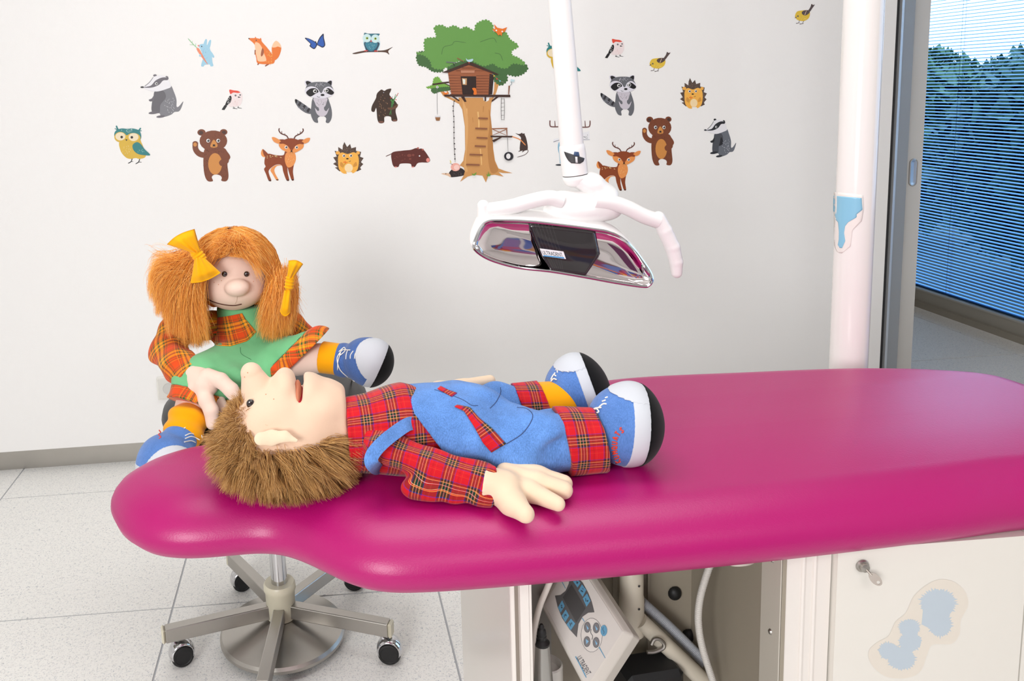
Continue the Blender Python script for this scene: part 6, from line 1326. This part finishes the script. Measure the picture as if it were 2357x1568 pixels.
def corrugated(pts, r, step, name, m, label, cat):
    p = spline(np.array(pts), 30, False); s = np.concatenate([[0], np.cumsum(np.linalg.norm(np.diff(p, axis=0), axis=1))]); k = np.arange(0, s[-1], step/4); q = np.stack([np.interp(k, s, p[:, i]) for i in range(3)], 1)
    o = MB().tube(q, r*(1+.07*np.sin(k/step*2*math.pi)), 14).out(name, m, sh=0); tag(o, label, cat, 'hoses in the cabinet'); return o
corrugated([rp(1400, 500, 1.17), rp(1700, 770, 1.17), rp(2020, 1090, 1.17), rp(2250, 1330, 1.17)], .0078, .0026, 'suction_hose', mat('hose_grey', (176, 180, 188), .45), 'thick grey corrugated suction hose slanting across the cabinet', 'hose')
corrugated([rp(2170, 20, 1.08), rp(2090, 250, 1.08), rp(2030, 480, 1.08), rp(2015, 720, 1.08), rp(2060, 1000, 1.08), rp(2180, 1380, 1.08), rp(2210, 1480, 1.08)], .0050, .0030, 'suction_hose', mat('hose_pale', (198, 194, 188), .45), 'pale corrugated hose hanging in front of the inner cabinet wall', 'hose')
ho = MB().tube(spline([rp(445, 190, 1.0), rp(370, 360, 1.0), rp(290, 560, 1.0), rp(235, 800, 1.0), rp(215, 1060, 1.0), rp(210, 1420, 1.0)], 8, False), .0040, 12).out('tubing', mat('tube_white', (206, 198, 190), .35)); tag(ho, 'smooth white tubing hanging beside the cabinet corner post', 'hose', 'hoses in the cabinet')
lo_ = MB().tube(spline([on_y(1655, 1288, 1.02), on_y(1690, 1298, 1.0), on_y(1725, 1295, 1.0), on_y(1738, 1284, 1.02)], 8, False), .0035, 10).out('tubing', mat('tube_white', (206, 198, 190), .35)); tag(lo_, 'short loop of white tubing just under the couch edge', 'hose', 'hoses in the cabinet')
hp = empty('handpiece', tuple(rp(320, 1420, 1.0)), 'silver dental handpiece with black ribbed tip at the cabinet corner', 'handpiece')
hb = rp(325, 1400, 1.0); 
MB().lathe([(.0165, -.09), (.0155, -.02), (.0128, .02), (.0098, .058), (.0094, .062), (0, .062)], hb, 28).out('barrel', mat('handpiece_metal', (168, 166, 162), .3, .8), hp)
MB().lathe([(.0100, .0605), (.0105, .064), (.0060, .068), (.0066, .070), (.0066, .073), (.0058, .074), (.0064, .077), (.0054, .082), (.0036, .084), (.0036, .087), (.0020, .090), (0, .090)], hb, 24).out('ribbed_tip', m_black, hp)
MB().lathe([(.0170, -.09), (.0162, -.03), (.0146, .004), (.0140, .005)], hb, 28).out('grip_sleeve', mat('grip_teal', (150, 176, 180), .5), hp)
cp_ = MB().lathe([(0, -.004), (.016, -.004), (.017, .0), (.017, .022), (.0155, .022), (.015, .002), (0, .002)], rp(170, 960, 1.07), 28, basis(x=(1, 0, 0), z=(.45, -.75, .3))).out('instrument_holder', mat('holder_white', (220, 216, 210), .3)); tag(cp_, 'round white instrument holder beside the tubing', 'holder')
cp2 = MB().lathe([(0, -.05), (.021, -.05), (.021, .01), (.019, .012), (.018, .0), (0, 0)], rp(380, 1240, 1.05), 28).out('instrument_holder', mat('holder_white', (220, 216, 210), .3)); tag(cp2, 'white cup holder right behind the silver handpiece', 'holder')
bx_ = MB().box((-.045, -.03, -.10), (.045, .03, .012), None, None); bxo = O('pedal_box', np.concatenate(bx_.V)@np.array(basis(x=(1, .1, 0), z=(0, 0, 1))).T+rp(1470, 1230, 1.13), bx_.F, mat('black_box', (18, 18, 20), .6), None, False); bxo.modifiers.new('b', 'BEVEL').width = .008; tag(bxo, 'black plastic box low inside the cabinet below the hook', 'box')
for px, py in ((1755, 400), (1900, 860)):
    q = on_y(*UZ(px, py), 1.2095); 
    S('clip_knob', lambda P: np.maximum(ell(P, q, (.011, .010, .012)), P[..., 1]-1.2098), q-.015, q+.015, .0016, m_black, cab)
# shelf pieces in front of the unit: slanted grey drawer edge
dk = MB().box((.2385, 1.10, .30), (.30, 1.2, .62)).out('inner_duct', mat('duct_grey', (150, 146, 140), .5), cab, smooth=False)

# ------------------------------------------------------------------ behind the camera: pictures and a worktop that the reflector mirrors
def art_mat():
    m, nt, b = nodes('abstract_art'); L = nt.links; tc = N(nt, 'TexCoord'); v = N(nt, 'TexVoronoi', Scale=4.5); L.new(tc.outputs['Object'], v.inputs['Vector'])
    r = N(nt, 'ValToRGB'); e = r.color_ramp.elements; e[0].color = lin(60, 84, 160); e[1].color = lin(220, 120, 60)
    for p, c in ((.3, (110, 130, 190)), (.5, (190, 60, 80)), (.7, (70, 60, 110)), (.85, (236, 170, 60))): e.new(p).color = lin(*c)
    sp = N(nt, 'SeparateXYZ'); L.new(v.outputs['Color'], sp.inputs[0]); L.new(sp.outputs[0], r.inputs[0]); L.new(r.outputs[0], b.inputs['Base Color']); b.inputs['Roughness'].default_value = .6; return m
m_art = art_mat()
for i, x in enumerate((-.55, .3, 1.15, 2.0)):
    w = MB().box((x, -2.4, 1.05+.06*(i % 2)), (x+.8, -2.37, 2.0+.06*(i % 2))).out('wall_picture', m_art, smooth=False)
    tag(w, 'colourful abstract picture on the wall behind the camera, %s' % ('leftmost seen from the couch', 'second from the door side', 'third from the door side', 'nearest the window')[i], 'picture', 'pictures behind the camera')
wt = empty('worktop_unit', (0, -2.1, 0), 'white low worktop cabinet along the wall behind the camera', 'cabinet')
MB().box((-1.7, -2.39, .06), (1.9, -1.85, .82)).out('carcass', mat('worktop_front', (206, 204, 204), .4), wt, smooth=False)
MB().box((.3, -1.852, .1), (.8, -1.845, .8)).out('cupboard_door', mat('purple_front', (96, 40, 84), .4), wt, smooth=False)
MB().box((-1.72, -2.395, .82), (1.92, -1.83, .86)).out('worktop', mat('worktop_grey', (200, 200, 198), .3), wt, smooth=False)
MB().box((-1.66, -2.35, 0), (1.86, -1.9, .06)).out('plinth', m_steel, wt, smooth=False)
